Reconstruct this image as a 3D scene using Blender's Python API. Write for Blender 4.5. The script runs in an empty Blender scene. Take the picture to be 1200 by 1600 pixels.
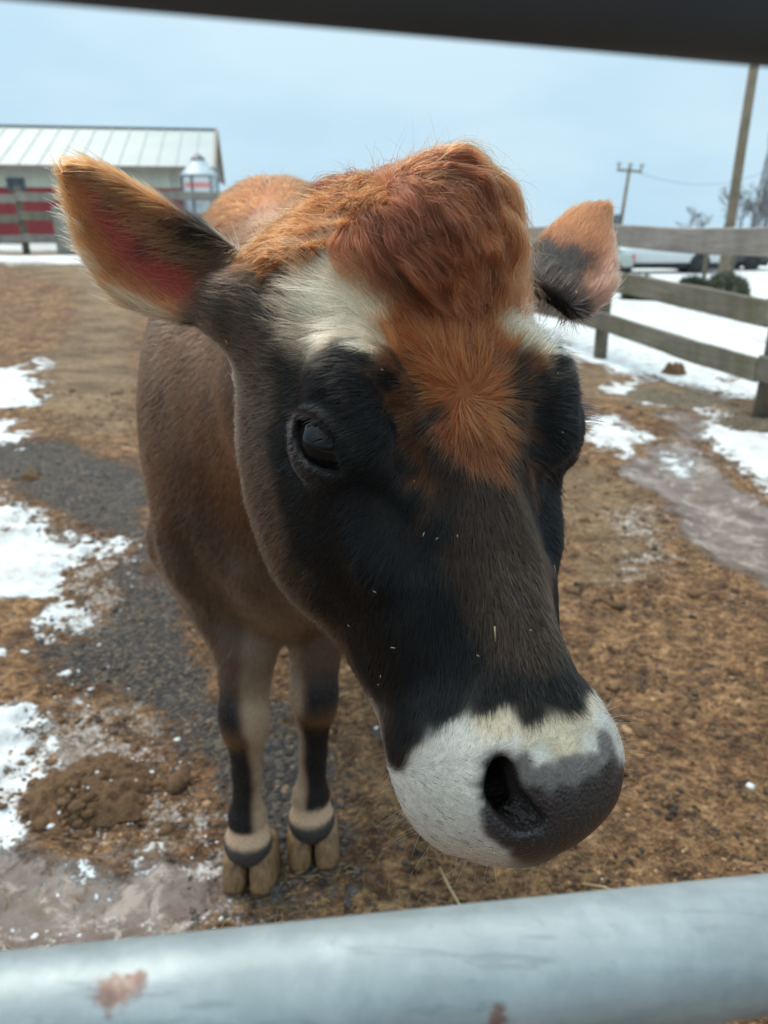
import bpy, bmesh, math, random
import numpy as np
from mathutils import Vector, Matrix
S = bpy.context.scene
COL = S.collection
R_ = math.radians
random.seed(11)
RNG = np.random.default_rng(5)

# ------------------------------------------------------------------ camera, sky, sun, exposure
cam_d = bpy.data.cameras.new('camera'); cam = bpy.data.objects.new('camera', cam_d); COL.objects.link(cam); S.camera = cam
cam.location = (0, 0, 1.25); cam.rotation_euler = (R_(69.5), 0, 0)
cam_d.sensor_fit = 'VERTICAL'; cam_d.sensor_height = 36; cam_d.lens = 27; cam_d.clip_start = .01; cam_d.clip_end = 3000
cam_d.dof.use_dof = True; cam_d.dof.focus_distance = .555; cam_d.dof.aperture_fstop = 7.6
S.view_settings.view_transform = 'Standard'; S.view_settings.look = 'None'
S.view_settings.exposure = 0.75; S.view_settings.gamma = 1; S.view_settings.use_curve_mapping = False
S.cycles.max_bounces = 8
SUN_EL, SUN_AZ = 58, -35            # azimuth from +Y towards +X
world = bpy.data.worlds.new('World'); S.world = world; world.use_nodes = True
nt = world.node_tree; nt.nodes.clear()
def wn(t, **k):
    n = nt.nodes.new(t)
    for a, b in k.items(): setattr(n, a, b)
    return n
sky = wn('ShaderNodeTexSky', sky_type='NISHITA', sun_disc=False, sun_elevation=R_(SUN_EL), sun_rotation=R_(SUN_AZ), air_density=1, dust_density=2)
# an overcast dome: paler and brighter overhead, blue-grey low down
tc = wn('ShaderNodeTexCoord'); mp = wn('ShaderNodeMapping'); mp.inputs['Scale'].default_value = (1, 1, 2.6)
noi = wn('ShaderNodeTexNoise'); noi.inputs['Scale'].default_value = 1.5; noi.inputs['Detail'].default_value = 5; noi.inputs['Roughness'].default_value = .55
ramp = wn('ShaderNodeValToRGB')
ramp.color_ramp.elements[0].position = .36; ramp.color_ramp.elements[0].color = (.42, .66, .84, 1)
ramp.color_ramp.elements[1].position = .66; ramp.color_ramp.elements[1].color = (.63, .82, .93, 1)
sc = wn('ShaderNodeVectorMath', operation='SCALE'); sc.inputs['Scale'].default_value = 6.35
mx = wn('ShaderNodeMix', data_type='RGBA'); mx.inputs[0].default_value = .95
bg = wn('ShaderNodeBackground'); bg.inputs['Strength'].default_value = .1
out = wn('ShaderNodeOutputWorld')
l = nt.links.new
sepw = wn('ShaderNodeSeparateXYZ'); zr = wn('ShaderNodeValToRGB'); e_ = zr.color_ramp.elements
e_.new(.5); e_.new(.6); e_.new(.7)
for el, (p_, c_) in zip(e_, ((0.0, (1.02, 1.02, 1.02)), (.12, (.93, .95, .965)), (.24, (1.0, 1.0, 1.0)), (.55, (1.85, 1.72, 1.60)), (1.0, (3.3, 2.85, 2.50)))): el.position = p_; el.color = (*c_, 1)
mul = wn('ShaderNodeMix', data_type='RGBA', blend_type='MULTIPLY'); mul.inputs[0].default_value = 1
l(tc.outputs['Generated'], sepw.inputs[0]); l(sepw.outputs['Z'], zr.inputs[0]); l(ramp.outputs[0], mul.inputs[6]); l(zr.outputs[0], mul.inputs[7])
l(tc.outputs['Generated'], mp.inputs[0]); l(mp.outputs[0], noi.inputs['Vector']); l(noi.outputs['Fac'], ramp.inputs[0])
l(mul.outputs[2], sc.inputs[0]); l(sky.outputs[0], mx.inputs[6]); l(sc.outputs[0], mx.inputs[7]); l(mx.outputs[2], bg.inputs[0]); l(bg.outputs[0], out.inputs[0])
sd = bpy.data.lights.new('sun', 'SUN'); sd.energy = 1.5; sd.angle = R_(22); sd.color = (1, .91, .78)
sun = bpy.data.objects.new('sun', sd); COL.objects.link(sun)
_d = Vector((math.sin(R_(SUN_AZ))*math.cos(R_(SUN_EL)), math.cos(R_(SUN_AZ))*math.cos(R_(SUN_EL)), math.sin(R_(SUN_EL))))
sun.rotation_euler = _d.to_track_quat('Z', 'Y').to_euler()

# ------------------------------------------------------------------ helpers
class NT:
    def __init__(s, name):
        s.m = bpy.data.materials.new(name); s.m.use_nodes = True; s.t = s.m.node_tree
        s.b = s.t.nodes['Principled BSDF']
    def n(s, t, **k):
        q = s.t.nodes.new(t)
        for a, b in k.items():
            if a.startswith('i_'): q.inputs[a[2:].replace('_', ' ')].default_value = b
            else: setattr(q, a, b)
        return q
    def l(s, a, b): s.t.links.new(a, b)
    def co(s, scale=None, kind='Object'):
        c = s.n('ShaderNodeTexCoord').outputs[kind]
        if scale is not None:
            m = s.n('ShaderNodeMapping'); m.inputs['Scale'].default_value = scale; s.l(c, m.inputs[0]); c = m.outputs[0]
        return c
    def noise(s, scale, det=4, rough=.6, vec=None, dist=0):
        q = s.n('ShaderNodeTexNoise'); q.inputs['Scale'].default_value = scale; q.inputs['Detail'].default_value = det
        q.inputs['Roughness'].default_value = rough; q.inputs['Distortion'].default_value = dist
        if vec is not None: s.l(vec, q.inputs['Vector'])
        return q.outputs['Fac']
    def ramp(s, fac, stops):
        q = s.n('ShaderNodeValToRGB'); e = q.color_ramp.elements
        while len(e) < len(stops): e.new(.5)
        for el, (p, c) in zip(e, stops): el.position = p; el.color = (*c, 1) if len(c) == 3 else c
        s.l(fac, q.inputs[0]); return q.outputs[0]
    def mix(s, fac, a, b, mode='MIX'):
        q = s.n('ShaderNodeMix', data_type='RGBA', blend_type=mode)
        for v, i in ((fac, 0), (a, 6), (b, 7)):
            if isinstance(v, (int, float)): q.inputs[i].default_value = v
            elif isinstance(v, tuple): q.inputs[i].default_value = (*v, 1)
            else: s.l(v, q.inputs[i])
        return q.outputs[2]
    def math(s, op, a, b=None, c=None, clamp=False):
        q = s.n('ShaderNodeMath', operation=op, use_clamp=clamp)
        for v, i in ((a, 0), (b, 1), (c, 2)):
            if v is None: continue
            if isinstance(v, (int, float)): q.inputs[i].default_value = v
            else: s.l(v, q.inputs[i])
        return q.outputs[0]
    def attr(s, name, out='Fac'):
        return s.n('ShaderNodeAttribute', attribute_name=name).outputs[out]
    def bump(s, h, strength=.5, dist=.01):
        q = s.n('ShaderNodeBump'); q.inputs['Strength'].default_value = strength; q.inputs['Distance'].default_value = dist
        s.l(h, q.inputs['Height']); s.l(q.outputs[0], s.b.inputs['Normal'])
    def set(s, **k):
        for a, v in k.items():
            i = s.b.inputs[a.replace('_', ' ')]
            if isinstance(v, (int, float)): i.default_value = v
            elif isinstance(v, tuple): i.default_value = (*v, 1) if len(v) == 3 and i.type == 'RGBA' else v
            else: s.l(v, i)
        return s
def simple(name, col, rough=.6, metal=0, var=.25, scale=6, bump=0, bscale=40, stretch=None):
    t = NT(name); c = t.co(stretch)
    n1 = t.noise(scale, 5, .65, c)
    lo = tuple(x*(1-var) for x in col); hi = tuple(min(1, x*(1+var)) for x in col)
    t.set(Base_Color=t.ramp(n1, [(.3, lo), (.7, hi)]), Roughness=rough, Metallic=metal)
    if bump: t.bump(t.noise(bscale, 4, .6, c), bump, .004)
    return t.m
def tag(o, label=None, cat=None, group=None, kind=None):
    for k, v in (('label', label), ('category', cat), ('group', group), ('kind', kind)):
        if v: o[k] = v
    return o
def empty(name, loc, rz=0, **k):
    o = bpy.data.objects.new(name, None); COL.objects.link(o); o.location = loc; o.rotation_euler = (0, 0, rz); o.empty_display_size = .2
    return tag(o, **k)
def link(name, me, mats, parent=None, smooth=False, loc=None, rot=None):
    o = bpy.data.objects.new(name, me); COL.objects.link(o)
    for m in (mats if isinstance(mats, (list, tuple)) else [mats]):
        if not any(x is m for x in me.materials): me.materials.append(m)
    if smooth: me.polygons.foreach_set('use_smooth', np.ones(len(me.polygons), bool))
    if parent: o.parent = parent
    if loc is not None: o.location = loc
    if rot is not None: o.rotation_euler = rot
    return o
def mesh_np(name, V, F):
    V = np.asarray(V, np.float32); F = np.asarray(F, np.int32); k = F.shape[1]
    me = bpy.data.meshes.new(name); me.vertices.add(len(V)); me.vertices.foreach_set('co', V.ravel())
    me.loops.add(F.size); me.loops.foreach_set('vertex_index', F.ravel())
    me.polygons.add(len(F)); me.polygons.foreach_set('loop_start', np.arange(0, F.size, k, dtype=np.int32))
    me.update(calc_edges=True); return me
def from_bm(name, bm):
    me = bpy.data.meshes.new(name); bmesh.ops.recalc_face_normals(bm, faces=bm.faces); bm.to_mesh(me); bm.free(); return me
def box_bm(lo, hi, bev=0, bm=None, seg=1):
    bm = bm or bmesh.new()
    r = bmesh.ops.create_cube(bm, size=1)['verts']
    for v in r: v.co = Vector([lo[i]+(hi[i]-lo[i])*(v.co[i]+.5) for i in range(3)])
    if bev:
        ed = list({e for v in r for e in v.link_edges})
        bmesh.ops.bevel(bm, geom=ed, offset=bev, segments=seg, affect='EDGES', profile=.5)
    return bm
def tube_bm(pts, rad, n=10, bm=None, caps=True):
    bm = bm or bmesh.new(); rings = []
    pts = [Vector(p) for p in pts]
    rad = rad if isinstance(rad, (list, tuple)) else [rad]*len(pts)
    for i, p in enumerate(pts):
        t = (pts[min(i+1, len(pts)-1)]-pts[max(i-1, 0)]).normalized()
        u = t.cross(Vector((0, 0, 1)) if abs(t.z) < .9 else Vector((1, 0, 0))).normalized(); v = t.cross(u)
        rings.append([bm.verts.new(p+(u*math.cos(a)+v*math.sin(a))*rad[i]) for a in [2*math.pi*k/n for k in range(n)]])
    for a, b in zip(rings[:-1], rings[1:]):
        for k in range(n): bm.faces.new((a[k], a[(k+1) % n], b[(k+1) % n], b[k]))
    if caps: bm.faces.new(rings[0]); bm.faces.new(rings[-1])
    return bm
def prism_bm(prof, y0, y1, bm=None):     # profile in x,z extruded along y
    bm = bm or bmesh.new()
    a = [bm.verts.new((x, y0, z)) for x, z in prof]; b = [bm.verts.new((x, y1, z)) for x, z in prof]
    n = len(prof)
    for i in range(n): bm.faces.new((a[i], a[(i+1) % n], b[(i+1) % n], b[i]))
    bm.faces.new(a); bm.faces.new(b[::-1]); return bm
def _hash(ix, iy, iz, seed):
    h = (ix.astype(np.int64)*374761393+iy.astype(np.int64)*668265263+iz.astype(np.int64)*2147483647+seed*974634541) & 0xffffffff
    h = ((h ^ (h >> 13))*1274126177) & 0xffffffff
    return ((h ^ (h >> 16)) & 0xffff)/65535.0
def vnoise(p, scale, seed=0):            # value noise in -1..1
    q = np.asarray(p)/scale; i = np.floor(q).astype(np.int64); f = q-i; f = f*f*(3-2*f); o = 0
    for a in (0, 1):
        for b in (0, 1):
            for c in (0, 1):
                w = (f[:, 0] if a else 1-f[:, 0])*(f[:, 1] if b else 1-f[:, 1])*(f[:, 2] if c else 1-f[:, 2])
                o = o+w*_hash(i[:, 0]+a, i[:, 1]+b, i[:, 2]+c, seed)
    return o*2-1
def sstep(a, b, x):
    t = np.clip((x-a)/(b-a), 0, 1); return t*t*(3-2*t)
# ------------------------------------------------------------------ ground
def height0(x, y):                       # broad lie of the land
    left = .66*sstep(4, 16, y)*sstep(-.2, -3.5, x) - .25*sstep(18, 40, y)*sstep(-.2, -3.5, x)
    right = -.80*sstep(8, 34, y)*sstep(.5, 6, x)
    return left+right
def seg_dist(px, py, poly):
    d = np.full(px.shape, 1e9); ins = np.zeros(px.shape, bool); n = len(poly)
    for i in range(n):
        ax, ay = poly[i]; bx, by = poly[(i+1) % n]
        t = np.clip(((px-ax)*(bx-ax)+(py-ay)*(by-ay))/max((bx-ax)**2+(by-ay)**2, 1e-9), 0, 1)
        d = np.minimum(d, np.hypot(px-ax-t*(bx-ax), py-ay-t*(by-ay)))
        if ay != by: ins ^= ((ay > py) != (by > py)) & (px < (bx-ax)*(py-ay)/(by-ay)+ax)
    return np.where(ins, d, -d)
ZONES = {
'snow':[[(-2.45,3.72),(-1.94,3.67),(-1.7,3.43),(-1.51,3.1),(-1.35,3),(-1.17,3.03),(-1.11,2.96),(-1.24,2.77),(-1.11,2.49),(-1.12,2.27),(-1.01,2.13),(-0.94,1.93),(-0.96,1.82),(-0.93,1.6),(-0.88,1.44),(-0.88,1.35),(-1.14,1.35)],[(-3.69,6.7),(-3.19,6.7),(-3.23,7.42),(-3.05,7.01),(-2.9,6.41),(-2.58,5.78),(-2.59,5.35),(-2.95,5.26)],[(-2.85,5.07),(-2.51,5.07),(-2.23,4.73),(-2.19,4.55),(-2.53,4.44)],[(1.91,6.85),(2.18,6.7),(2.24,5.78),(2.1,5.46),(1.9,5.62),(1.74,6.09)],[(1.34,5.16),(1.56,5.26),(1.64,4.66),(1.51,4.51),(1.36,4.37),(1.24,4.58)],[(2.02,4.98),(2.37,5.26),(2.55,4.98),(2.68,4.44),(1.84,2.89),(1.91,3.62),(1.94,4.05),(1.93,4.58)],[(-0.67,1.3),(-0.63,1.33),(-0.58,1.35),(-0.58,1.33),(-0.63,1.29)],[(1.55,4.27),(1.72,4.37),(1.66,4.15),(1.54,4.07)]],
'slush':[[(-1.65,2.17),(-0.98,1.85),(-0.81,1.85),(-0.56,1.6),(-0.46,1.44),(-0.35,1.35),(-0.29,1.1),(-0.37,1.06),(-0.48,1.28),(-0.64,1.35),(-0.85,1.41),(-1.19,1.44)],[(-0.69,1.1),(-0.59,1.16),(-0.5,1.06),(-0.62,1)],[(-1.54,3.18),(-1.12,3.03),(-0.95,2.83),(-0.94,2.54),(-1.05,2.34)],[(1.03,3.43),(1.25,3.43),(1.2,3.03),(0.93,2.83)],[(0.85,2.83),(1.12,2.96),(1.16,2.77),(0.85,2.65)]],
'mud':[[(1.32,4.23),(1.73,4.58),(1.84,4.44),(1.84,3.99),(1.84,3.34),(1.95,2.65),(1.75,2.34),(1.4,2.51),(1.3,2.74),(1.28,3.1),(1.31,3.52),(1.29,3.88)],[(-1.1,1.41),(-0.82,1.38),(-0.56,1.31),(-0.38,1.27),(-0.33,1.13),(-0.41,1.02),(-0.54,0.97),(-0.93,1.02)],[(2.03,5.46),(2.23,5.26),(1.93,4.58),(1.69,4.58)]],
'gravel':[[(-2.68,4.58),(-2.13,4.58),(-1.72,4.44),(-1.41,4.17),(-0.83,2.77),(-0.6,2.17),(-0.45,1.82),(-0.24,1.88),(-0.06,1.55),(-0.01,1.3),(-0.15,1.13),(-0.3,1.13),(-0.38,1.41),(-0.81,1.85),(-1.07,2.13),(-1.07,2.44),(-0.96,2.59),(-1.02,2.89),(-1.52,3.34),(-2.03,3.88),(-2.33,3.93)]],
'straw':[[(-12.68,22.74),(-6.79,21.27),(-3.05,9.67),(-1.56,4.73),(-1.89,4.58),(-2.5,5.46),(-3.33,7.73),(-3.32,8.59),(-4.31,11.03),(-10.54,18.82)],[(1.73,7.73),(2.24,6.7),(2.06,5.26),(1.85,5.46),(1.59,5.9),(1.29,5.46)],[(0.9,4.17),(1.27,4.17),(1.31,3.34),(0.97,2.65),(0.68,2.65),(0.71,3.18)],[(2.44,7.35),(2.77,5.46),(2.36,4.58),(2.19,5.26),(2.12,6.14)]],
}
FP0, FP1 = np.array([2.59, 5.16]), np.array([2.16, 7.73])        # right fence line
def zone(name, x, y):
    d = np.full(x.shape, -1.0)
    for p in ZONES[name]: d = np.maximum(d, np.clip(seg_dist(x, y, p), -1, 1)/np.clip(.35+.12*y*0, .2, 1))
    return np.clip(d, -1, 1)
def grid_axis(parts):
    o = [np.array([parts[0][0]])]
    for a, b, da, db in parts:
        n = max(2, int(round((b-a)/((da+db)/2)))); s = np.linspace(da, db, n); c = np.cumsum(s); o.append(a+(b-a)*c/c[-1])
    return np.concatenate(o)
gx = grid_axis([(-400, -60, 60, 8), (-60, -12, 6, .5), (-12, -2.6, .4, .03), (-2.6, -1.4, .03, .012), (-1.4, 1.7, .012, .012), (1.7, 3.2, .012, .03), (3.2, 14, .03, .5), (14, 60, .5, 6), (60, 400, 8, 60)])
gy = grid_axis([(-60, -3, 12, .4), (-3, .7, .4, .03), (.7, 3.2, .0115, .014), (3.2, 8, .016, .06), (8, 40, .07, 1.2), (40, 700, 2, 90)])
GXX, GYY = np.meshgrid(gx, gy, indexing='ij'); px, py = GXX.ravel(), GYY.ravel()
P3 = np.stack([px, py, px*0], -1)
near = sstep(30, 8, np.hypot(px, py))
fine = sstep(7, 3, np.hypot(px, py))
w1 = vnoise(P3, .9, 1); w2 = vnoise(P3, .33, 2); w3 = vnoise(P3, .11, 3); w4 = vnoise(P3, .045, 4); w5 = vnoise(P3, .022, 5)
wx = px+.05*w3+.10*w2; wy = py+.05*vnoise(P3, .11, 13)+.10*vnoise(P3, .33, 12)
A = {k: zone(k, wx, wy) for k in ZONES}
fd = FP1-FP0; fd = fd/np.linalg.norm(fd); fn_ = np.array([fd[1], -fd[0]])
side = (px-FP0[0])*fn_[0]+(py-FP0[1])*fn_[1]
field = np.clip((side+.25+.35*w1+.2*w2)/.6, -1, 1)*sstep(3.0, 4.5, py) - (1-sstep(3.0, 4.5, py))
field = field-.75*sstep(.9, .5, np.abs(side-.55))*sstep(1, .2, np.abs(py-5.6)/1.6)
strip = np.clip((1-np.abs(py-15.6-.5*w1)/1.3)*1.1+.3*w2, -1, 1)*sstep(0, -2, px)-(px > -1)*1.0
farsnow = np.where((py > 19) & (px < 0), .15+.4*w1, -1)
A['snow'] = A['snow']-.7*sstep(-.1, .7, w2+.5*w3)*sstep(1.0, .3, A['snow'])
field = field-.62*sstep(-.15, .75, w2+.5*vnoise(P3*np.array([1, .45, 1]), .16, 14)+.35*w1)*sstep(40, 8, py)
A['snow'] = np.maximum.reduce([A['snow'], np.minimum(field*.8, .27+.15*w1), np.clip(strip, -1, .7), farsnow])
slush = A['slush']; mud = A['mud']; grav = A['gravel']; snow = A['snow']
hz = height0(px, py)
soilamp = 1-.8*sstep(-.1, .3, mud)
hz = hz+near*(.020*w1+.014*w2)*(1-.5*sstep(-.2, .2, mud))+fine*soilamp*(.011*w3+.010*w4+.006*w5)*(1-.55*sstep(-.2, .3, grav))
s_edge = snow+.35*w3+.22*w4+.18*w2
hz = hz+fine*.018*sstep(0, .35, s_edge)-.03*sstep(0, .5, mud)*near-.012*sstep(.1, .6, -snow)*0
# hollow-free ground under the hooves
for hx, hy in ((-.26, 1.19), (-.15, 1.255)):
    k = np.exp(-(((px-hx)**2+(py-hy)**2)/.012)); hz = hz*(1-k)
nx, ny = len(gx), len(gy); ii = np.arange(nx*ny).reshape(nx, ny)
GF = np.stack([ii[:-1, :-1], ii[1:, :-1], ii[1:, 1:], ii[:-1, 1:]], -1).reshape(-1, 4)
gme = mesh_np('ground', np.stack([px, py, hz], -1), GF)
for k, v in A.items():
    a = gme.attributes.new('z_'+k, 'FLOAT', 'POINT'); a.data.foreach_set('value', v.astype(np.float32))
def ground_z(x, y):
    i = int(np.clip(np.searchsorted(gx, x), 1, nx-1)); j = int(np.clip(np.searchsorted(gy, y), 1, ny-1))
    H = hz.reshape(nx, ny); return float(min(H[i, j], H[i-1, j], H[i, j-1], H[i-1, j-1])+H[i, j])/2
t = NT('ground_soil'); c = t.co()
n_big = t.noise(2.2, 5, .6, c); n_mid = t.noise(14, 6, .7, c); n_fin = t.noise(70, 5, .75, c); n_vf = t.noise(260, 3, .7, c)
soil = t.ramp(n_mid, [(.30, (.032, .019, .013)), (.42, (.085, .043, .021)), (.52, (.190, .100, .045)), (.66, (.35, .215, .115))])
soil = t.mix(t.ramp(n_fin, [(.35, (0, 0, 0)), (.62, (1, 1, 1))]), t.mix(1.0, soil, (.55, .50, .47), 'MULTIPLY'), soil)
fib = t.noise(34, 4, .7, t.co((1, 2.6, 1)), 2.2)
soil = t.mix(t.ramp(fib, [(.52, (0, 0, 0)), (.60, (.8, .8, .8)), (.66, (0, 0, 0))]), soil, (.36, .21, .10))
soil = t.mix(t.ramp(n_vf, [(.62, (0, 0, 0)), (.74, (1, 1, 1))]), soil, (.30, .20, .11))
def edge(name, lo, hi, amp_m=.5, amp_f=.35, amp_b=.0):
    v = t.math('ADD', t.attr('z_'+name), t.math('MULTIPLY', t.math('SUBTRACT', n_mid, .5), amp_m*2))
    v = t.math('ADD', v, t.math('MULTIPLY', t.math('SUBTRACT', n_fin, .5), amp_f*2))
    q = t.n('ShaderNodeMapRange', interpolation_type='SMOOTHSTEP'); q.inputs[1].default_value = lo; q.inputs[2].default_value = hi
    t.l(v, q.inputs[0]); return q.outputs[0]
straw = t.ramp(t.noise(22, 7, .75, t.co((1, 2.6, 1)), .8), [(.30, (.050, .034, .022)), (.44, (.125, .078, .042)), (.55, (.23, .145, .078)), (.68, (.40, .28, .16))])
straw = t.mix(1.0, straw, t.ramp(t.noise(1.6, 6, .7, t.co((1, 2.2, 1))), [(.38, (.50, .48, .47)), (.55, (1, 1, 1)), (.68, (1.15, 1.1, 1.05))]), 'MULTIPLY')
soil = t.mix(1.0, soil, t.ramp(t.noise(25, 6, .72, t.co((1, 1.5, 1)), .9), [(.36, (.24, .22, .21)), (.47, (.85, .82, .80)), (.57, (1.35, 1.33, 1.28)), (.68, (2.0, 2.0, 2.0))]), 'MULTIPLY')
patch = t.ramp(t.noise(3.4, 6, .7, c), [(.40, (.62, .56, .54)), (.54, (1, 1, 1)), (.66, (1.2, 1.22, 1.25))])
soil = t.mix(1.0, soil, patch, 'MULTIPLY')
spkl = t.ramp(t.noise(48, 3, .8, t.co((1, 2.0, 1)), 1.0), [(.34, (1, 1, 1)), (.40, (0, 0, 0))])
soil = t.mix(t.math('MULTIPLY', spkl, .75), soil, (.030, .022, .018))
col = t.mix(edge('straw', -.15, .35, .8, .5), soil, straw)
vor = t.n('ShaderNodeTexVoronoi'); vor.inputs['Scale'].default_value = 95; t.l(c, vor.inputs['Vector'])
hsv = t.n('ShaderNodeSeparateColor'); t.l(vor.outputs['Color'], hsv.inputs[0])
gr = t.ramp(hsv.outputs[0], [(.1, (.030, .026, .025)), (.6, (.062, .053, .048)), (.93, (.12, .09, .07)), (1, (.24, .16, .10))])
g_fac = edge('gravel', -.10, .22, .7, .45)
col = t.mix(g_fac, col, gr)
m_fac = edge('mud', -.05, .18, .35, .25)
mudc = t.ramp(t.noise(7, 7, .7, c, .6), [(.28, (.050, .032, .024)), (.40, (.105, .072, .060)), (.54, (.165, .122, .108)), (.64, (.25, .20, .18)), (.72, (.50, .42, .35))])
mudc = t.mix(t.ramp(t.noise(11, 7, .75, c, .5), [(.52, (0, 0, 0)), (.60, (.8, .8, .8))]), mudc, (.34, .28, .24))
mudc = t.mix(t.ramp(t.noise(4.5, 6, .7, c, .5), [(.50, (0, 0, 0)), (.62, (.85, .85, .85))]), mudc, (.10, .062, .036))
col = t.mix(m_fac, col, mudc)
sl_fac = edge('slush', .10, .45, 1.1, 1.0)
slc = t.ramp(n_fin, [(.32, (.10, .072, .056)), (.48, (.25, .20, .17)), (.58, (.43, .395, .375)), (.66, (.58, .57, .57))])
col = t.mix(t.math('MULTIPLY', sl_fac, .85), col, slc)
wet = edge('snow', -.16, -.02, .85, .38); col = t.mix(t.math('MULTIPLY', wet, .6), col, t.mix(n_fin, (.055, .042, .035), (.26, .225, .20)))
sn_fac = edge('snow', .0, .12, .85, .38)
snc = t.ramp(t.noise(7, 7, .72, c), [(.28, (.30, .265, .24)), (.40, (.48, .46, .45)), (.54, (.60, .61, .62))])
col = t.mix(sn_fac, col, snc)
# small crumbs of snow scattered over the bare earth
cr = t.math('MULTIPLY', t.ramp(t.noise(26, 6, .85, c), [(.66, (0, 0, 0)), (.70, (1, 1, 1))]), t.ramp(n_big, [(.40, (0, 0, 0)), (.6, (1, 1, 1))]))
col = t.mix(cr, col, (.52, .52, .52))
rough = t.math('SUBTRACT', .92, t.math('MULTIPLY', m_fac, .42))
t.set(Base_Color=col, Roughness=rough, Specular_IOR_Level=.35)
hgt = t.math('ADD', t.math('MULTIPLY', n_mid, .6), t.math('ADD', t.math('MULTIPLY', n_fin, .5), t.math('MULTIPLY', n_vf, .25)))
hgt = t.math('ADD', hgt, t.math('MULTIPLY', t.math('MULTIPLY', vor.outputs['Distance'], g_fac), -.9))
hgt = t.math('MULTIPLY', hgt, t.math('SUBTRACT', 1.0, t.math('MULTIPLY', t.math('MAXIMUM', m_fac, sn_fac), .72)))
t.bump(t.math('ADD', hgt, t.math('MULTIPLY', sn_fac, .5)), .8, .016)
tag(link('ground', gme, t.m, smooth=True), kind='structure')

# ------------------------------------------------------------------ materials shared by the farm's timber, metal, paint
def wood(name, base, dark, moss=0):
    t = NT(name); c = t.co((.6, 9, 9))
    g = t.noise(5, 8, .7, c, .3); b = t.noise(1.3, 4, .6, t.co())
    col = t.ramp(g, [(.25, dark), (.5, base), (.75, tuple(min(1, x*1.35) for x in base))])
    col = t.mix(t.ramp(b, [(.42, (0, 0, 0)), (.68, (1, 1, 1))]), col, tuple(x*.55 for x in base))
    if moss: col = t.mix(t.math('MULTIPLY', t.ramp(t.noise(2.1, 5, .7, t.co()), [(.48, (0, 0, 0)), (.62, (1, 1, 1))]), moss), col, (.10, .10, .045))
    t.set(Base_Color=col, Roughness=.85); t.bump(g, .6, .004); return t.m
M_plank = wood('weathered_plank', (.27, .245, .215), (.10, .088, .075), .45)
M_plankt = wood('bleached_plank', (.31, .275, .25), (.13, .115, .10), .12)
M_plankd = wood('mossy_plank', (.19, .165, .13), (.07, .06, .048), .7)
M_post = wood('weathered_post', (.15, .125, .09), (.055, .045, .033), .6)
M_pole = wood('utility_pole_wood', (.21, .165, .115), (.09, .07, .05), .15)
M_galv = NT('galvanised_steel')
_c = M_galv.co((1, 1, 1))
_n1 = M_galv.noise(28, 6, .7, _c); _n2 = M_galv.noise(110, 3, .6, _c); _n3 = M_galv.noise(6, 4, .6, M_galv.co((1, 6, 6)))
_v = M_galv.n('ShaderNodeTexVoronoi'); _v.inputs['Scale'].default_value = 70; M_galv.l(_c, _v.inputs['Vector'])
_sc = M_galv.n('ShaderNodeSeparateColor'); M_galv.l(_v.outputs['Color'], _sc.inputs[0])
_k = M_galv.ramp(_n1, [(.3, (.34, .40, .42)), (.55, (.45, .51, .53)), (.72, (.58, .63, .64))])
_k = M_galv.mix(.25, _k, M_galv.ramp(_sc.outputs[0], [(0, (.33, .39, .42)), (1, (.60, .66, .68))]))
_k = M_galv.mix(M_galv.ramp(_n3, [(.55, (0, 0, 0)), (.75, (.5, .5, .5))]), _k, (.66, .68, .68))
M_galv.set(Base_Color=_k, Roughness=.55, Metallic=.45); M_galv.bump(_n2, .15, .0006); M_galv = M_galv.m

# ------------------------------------------------------------------ right fence
def plank_mesh(L, h, th, seed):
    r = random.Random(seed); bm = box_bm((-L/2, -th/2, -h/2), (L/2, th/2, h/2), .006)
    bmesh.ops.subdivide_edges(bm, edges=[e for e in bm.edges if abs(e.verts[0].co.x-e.verts[1].co.x) > L*.5], cuts=9)
    ph = r.uniform(0, 6)
    for v in bm.verts:
        v.co.z += .010*math.sin(v.co.x*1.7+ph)+r.uniform(-.004, .004); v.co.y += .006*math.sin(v.co.x*2.3+ph)
    return from_bm('plank', bm)
def post_mesh(h, w, seed, round_=False):
    r = random.Random(seed)
    if round_: bm = tube_bm([(0, 0, -.3), (0, 0, h*.5), (0, 0, h-.02), (0, 0, h)], [w*.52, w*.5, w*.47, w*.40], 14)
    else: bm = box_bm((-w/2, -w/2, -.3), (w/2, w/2, h), .01)
    for v in bm.verts: v.co.x += r.uniform(-.004, .004); v.co.y += r.uniform(-.004, .004)
    return from_bm('post', bm)
fr = empty('wooden_fence', (FP0[0], FP0[1], 0), label='weathered grey three rail plank fence on the right beside the snowy field', cat='fence')
span = np.linalg.norm(FP1-FP0); ang = math.atan2(FP1[1]-FP0[1], FP1[0]-FP0[0])
for i in range(-2, 7):
    p = fd*span*i; zb = ground_z(*(FP0+p)); o = link('post', post_mesh(1.22-.0*i, .13, 40+i, True), M_post, fr, True)
    o.location = (p[0], p[1], zb); o.rotation_euler = (R_(random.uniform(-1, 1)), R_(random.uniform(-1, 1)), 0)
    if i < 6:
        for k, (zz, hh, mat) in enumerate(((1.148, .182, M_plankt), (.745, .175, M_plank if i % 2 else M_plankd), (.36, .165, M_plankd))):
            a = p-np.array([fn_[0], fn_[1]])*.085; b = fd*span*(i+1)-fn_*.085; m = (a+b)/2
            za = ground_z(*(FP0+p)); zb2 = ground_z(*(FP0+fd*span*(i+1)))
            q = link('plank', plank_mesh(span-.006, hh, .04, 7*i+k), mat, fr)
            q.location = (m[0], m[1], (za+zb2)/2+zz+random.uniform(-.012, .012)); q.rotation_euler = (0, -math.atan2(zb2-za, span)+R_(random.uniform(-.4, .4)), ang)

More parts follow.
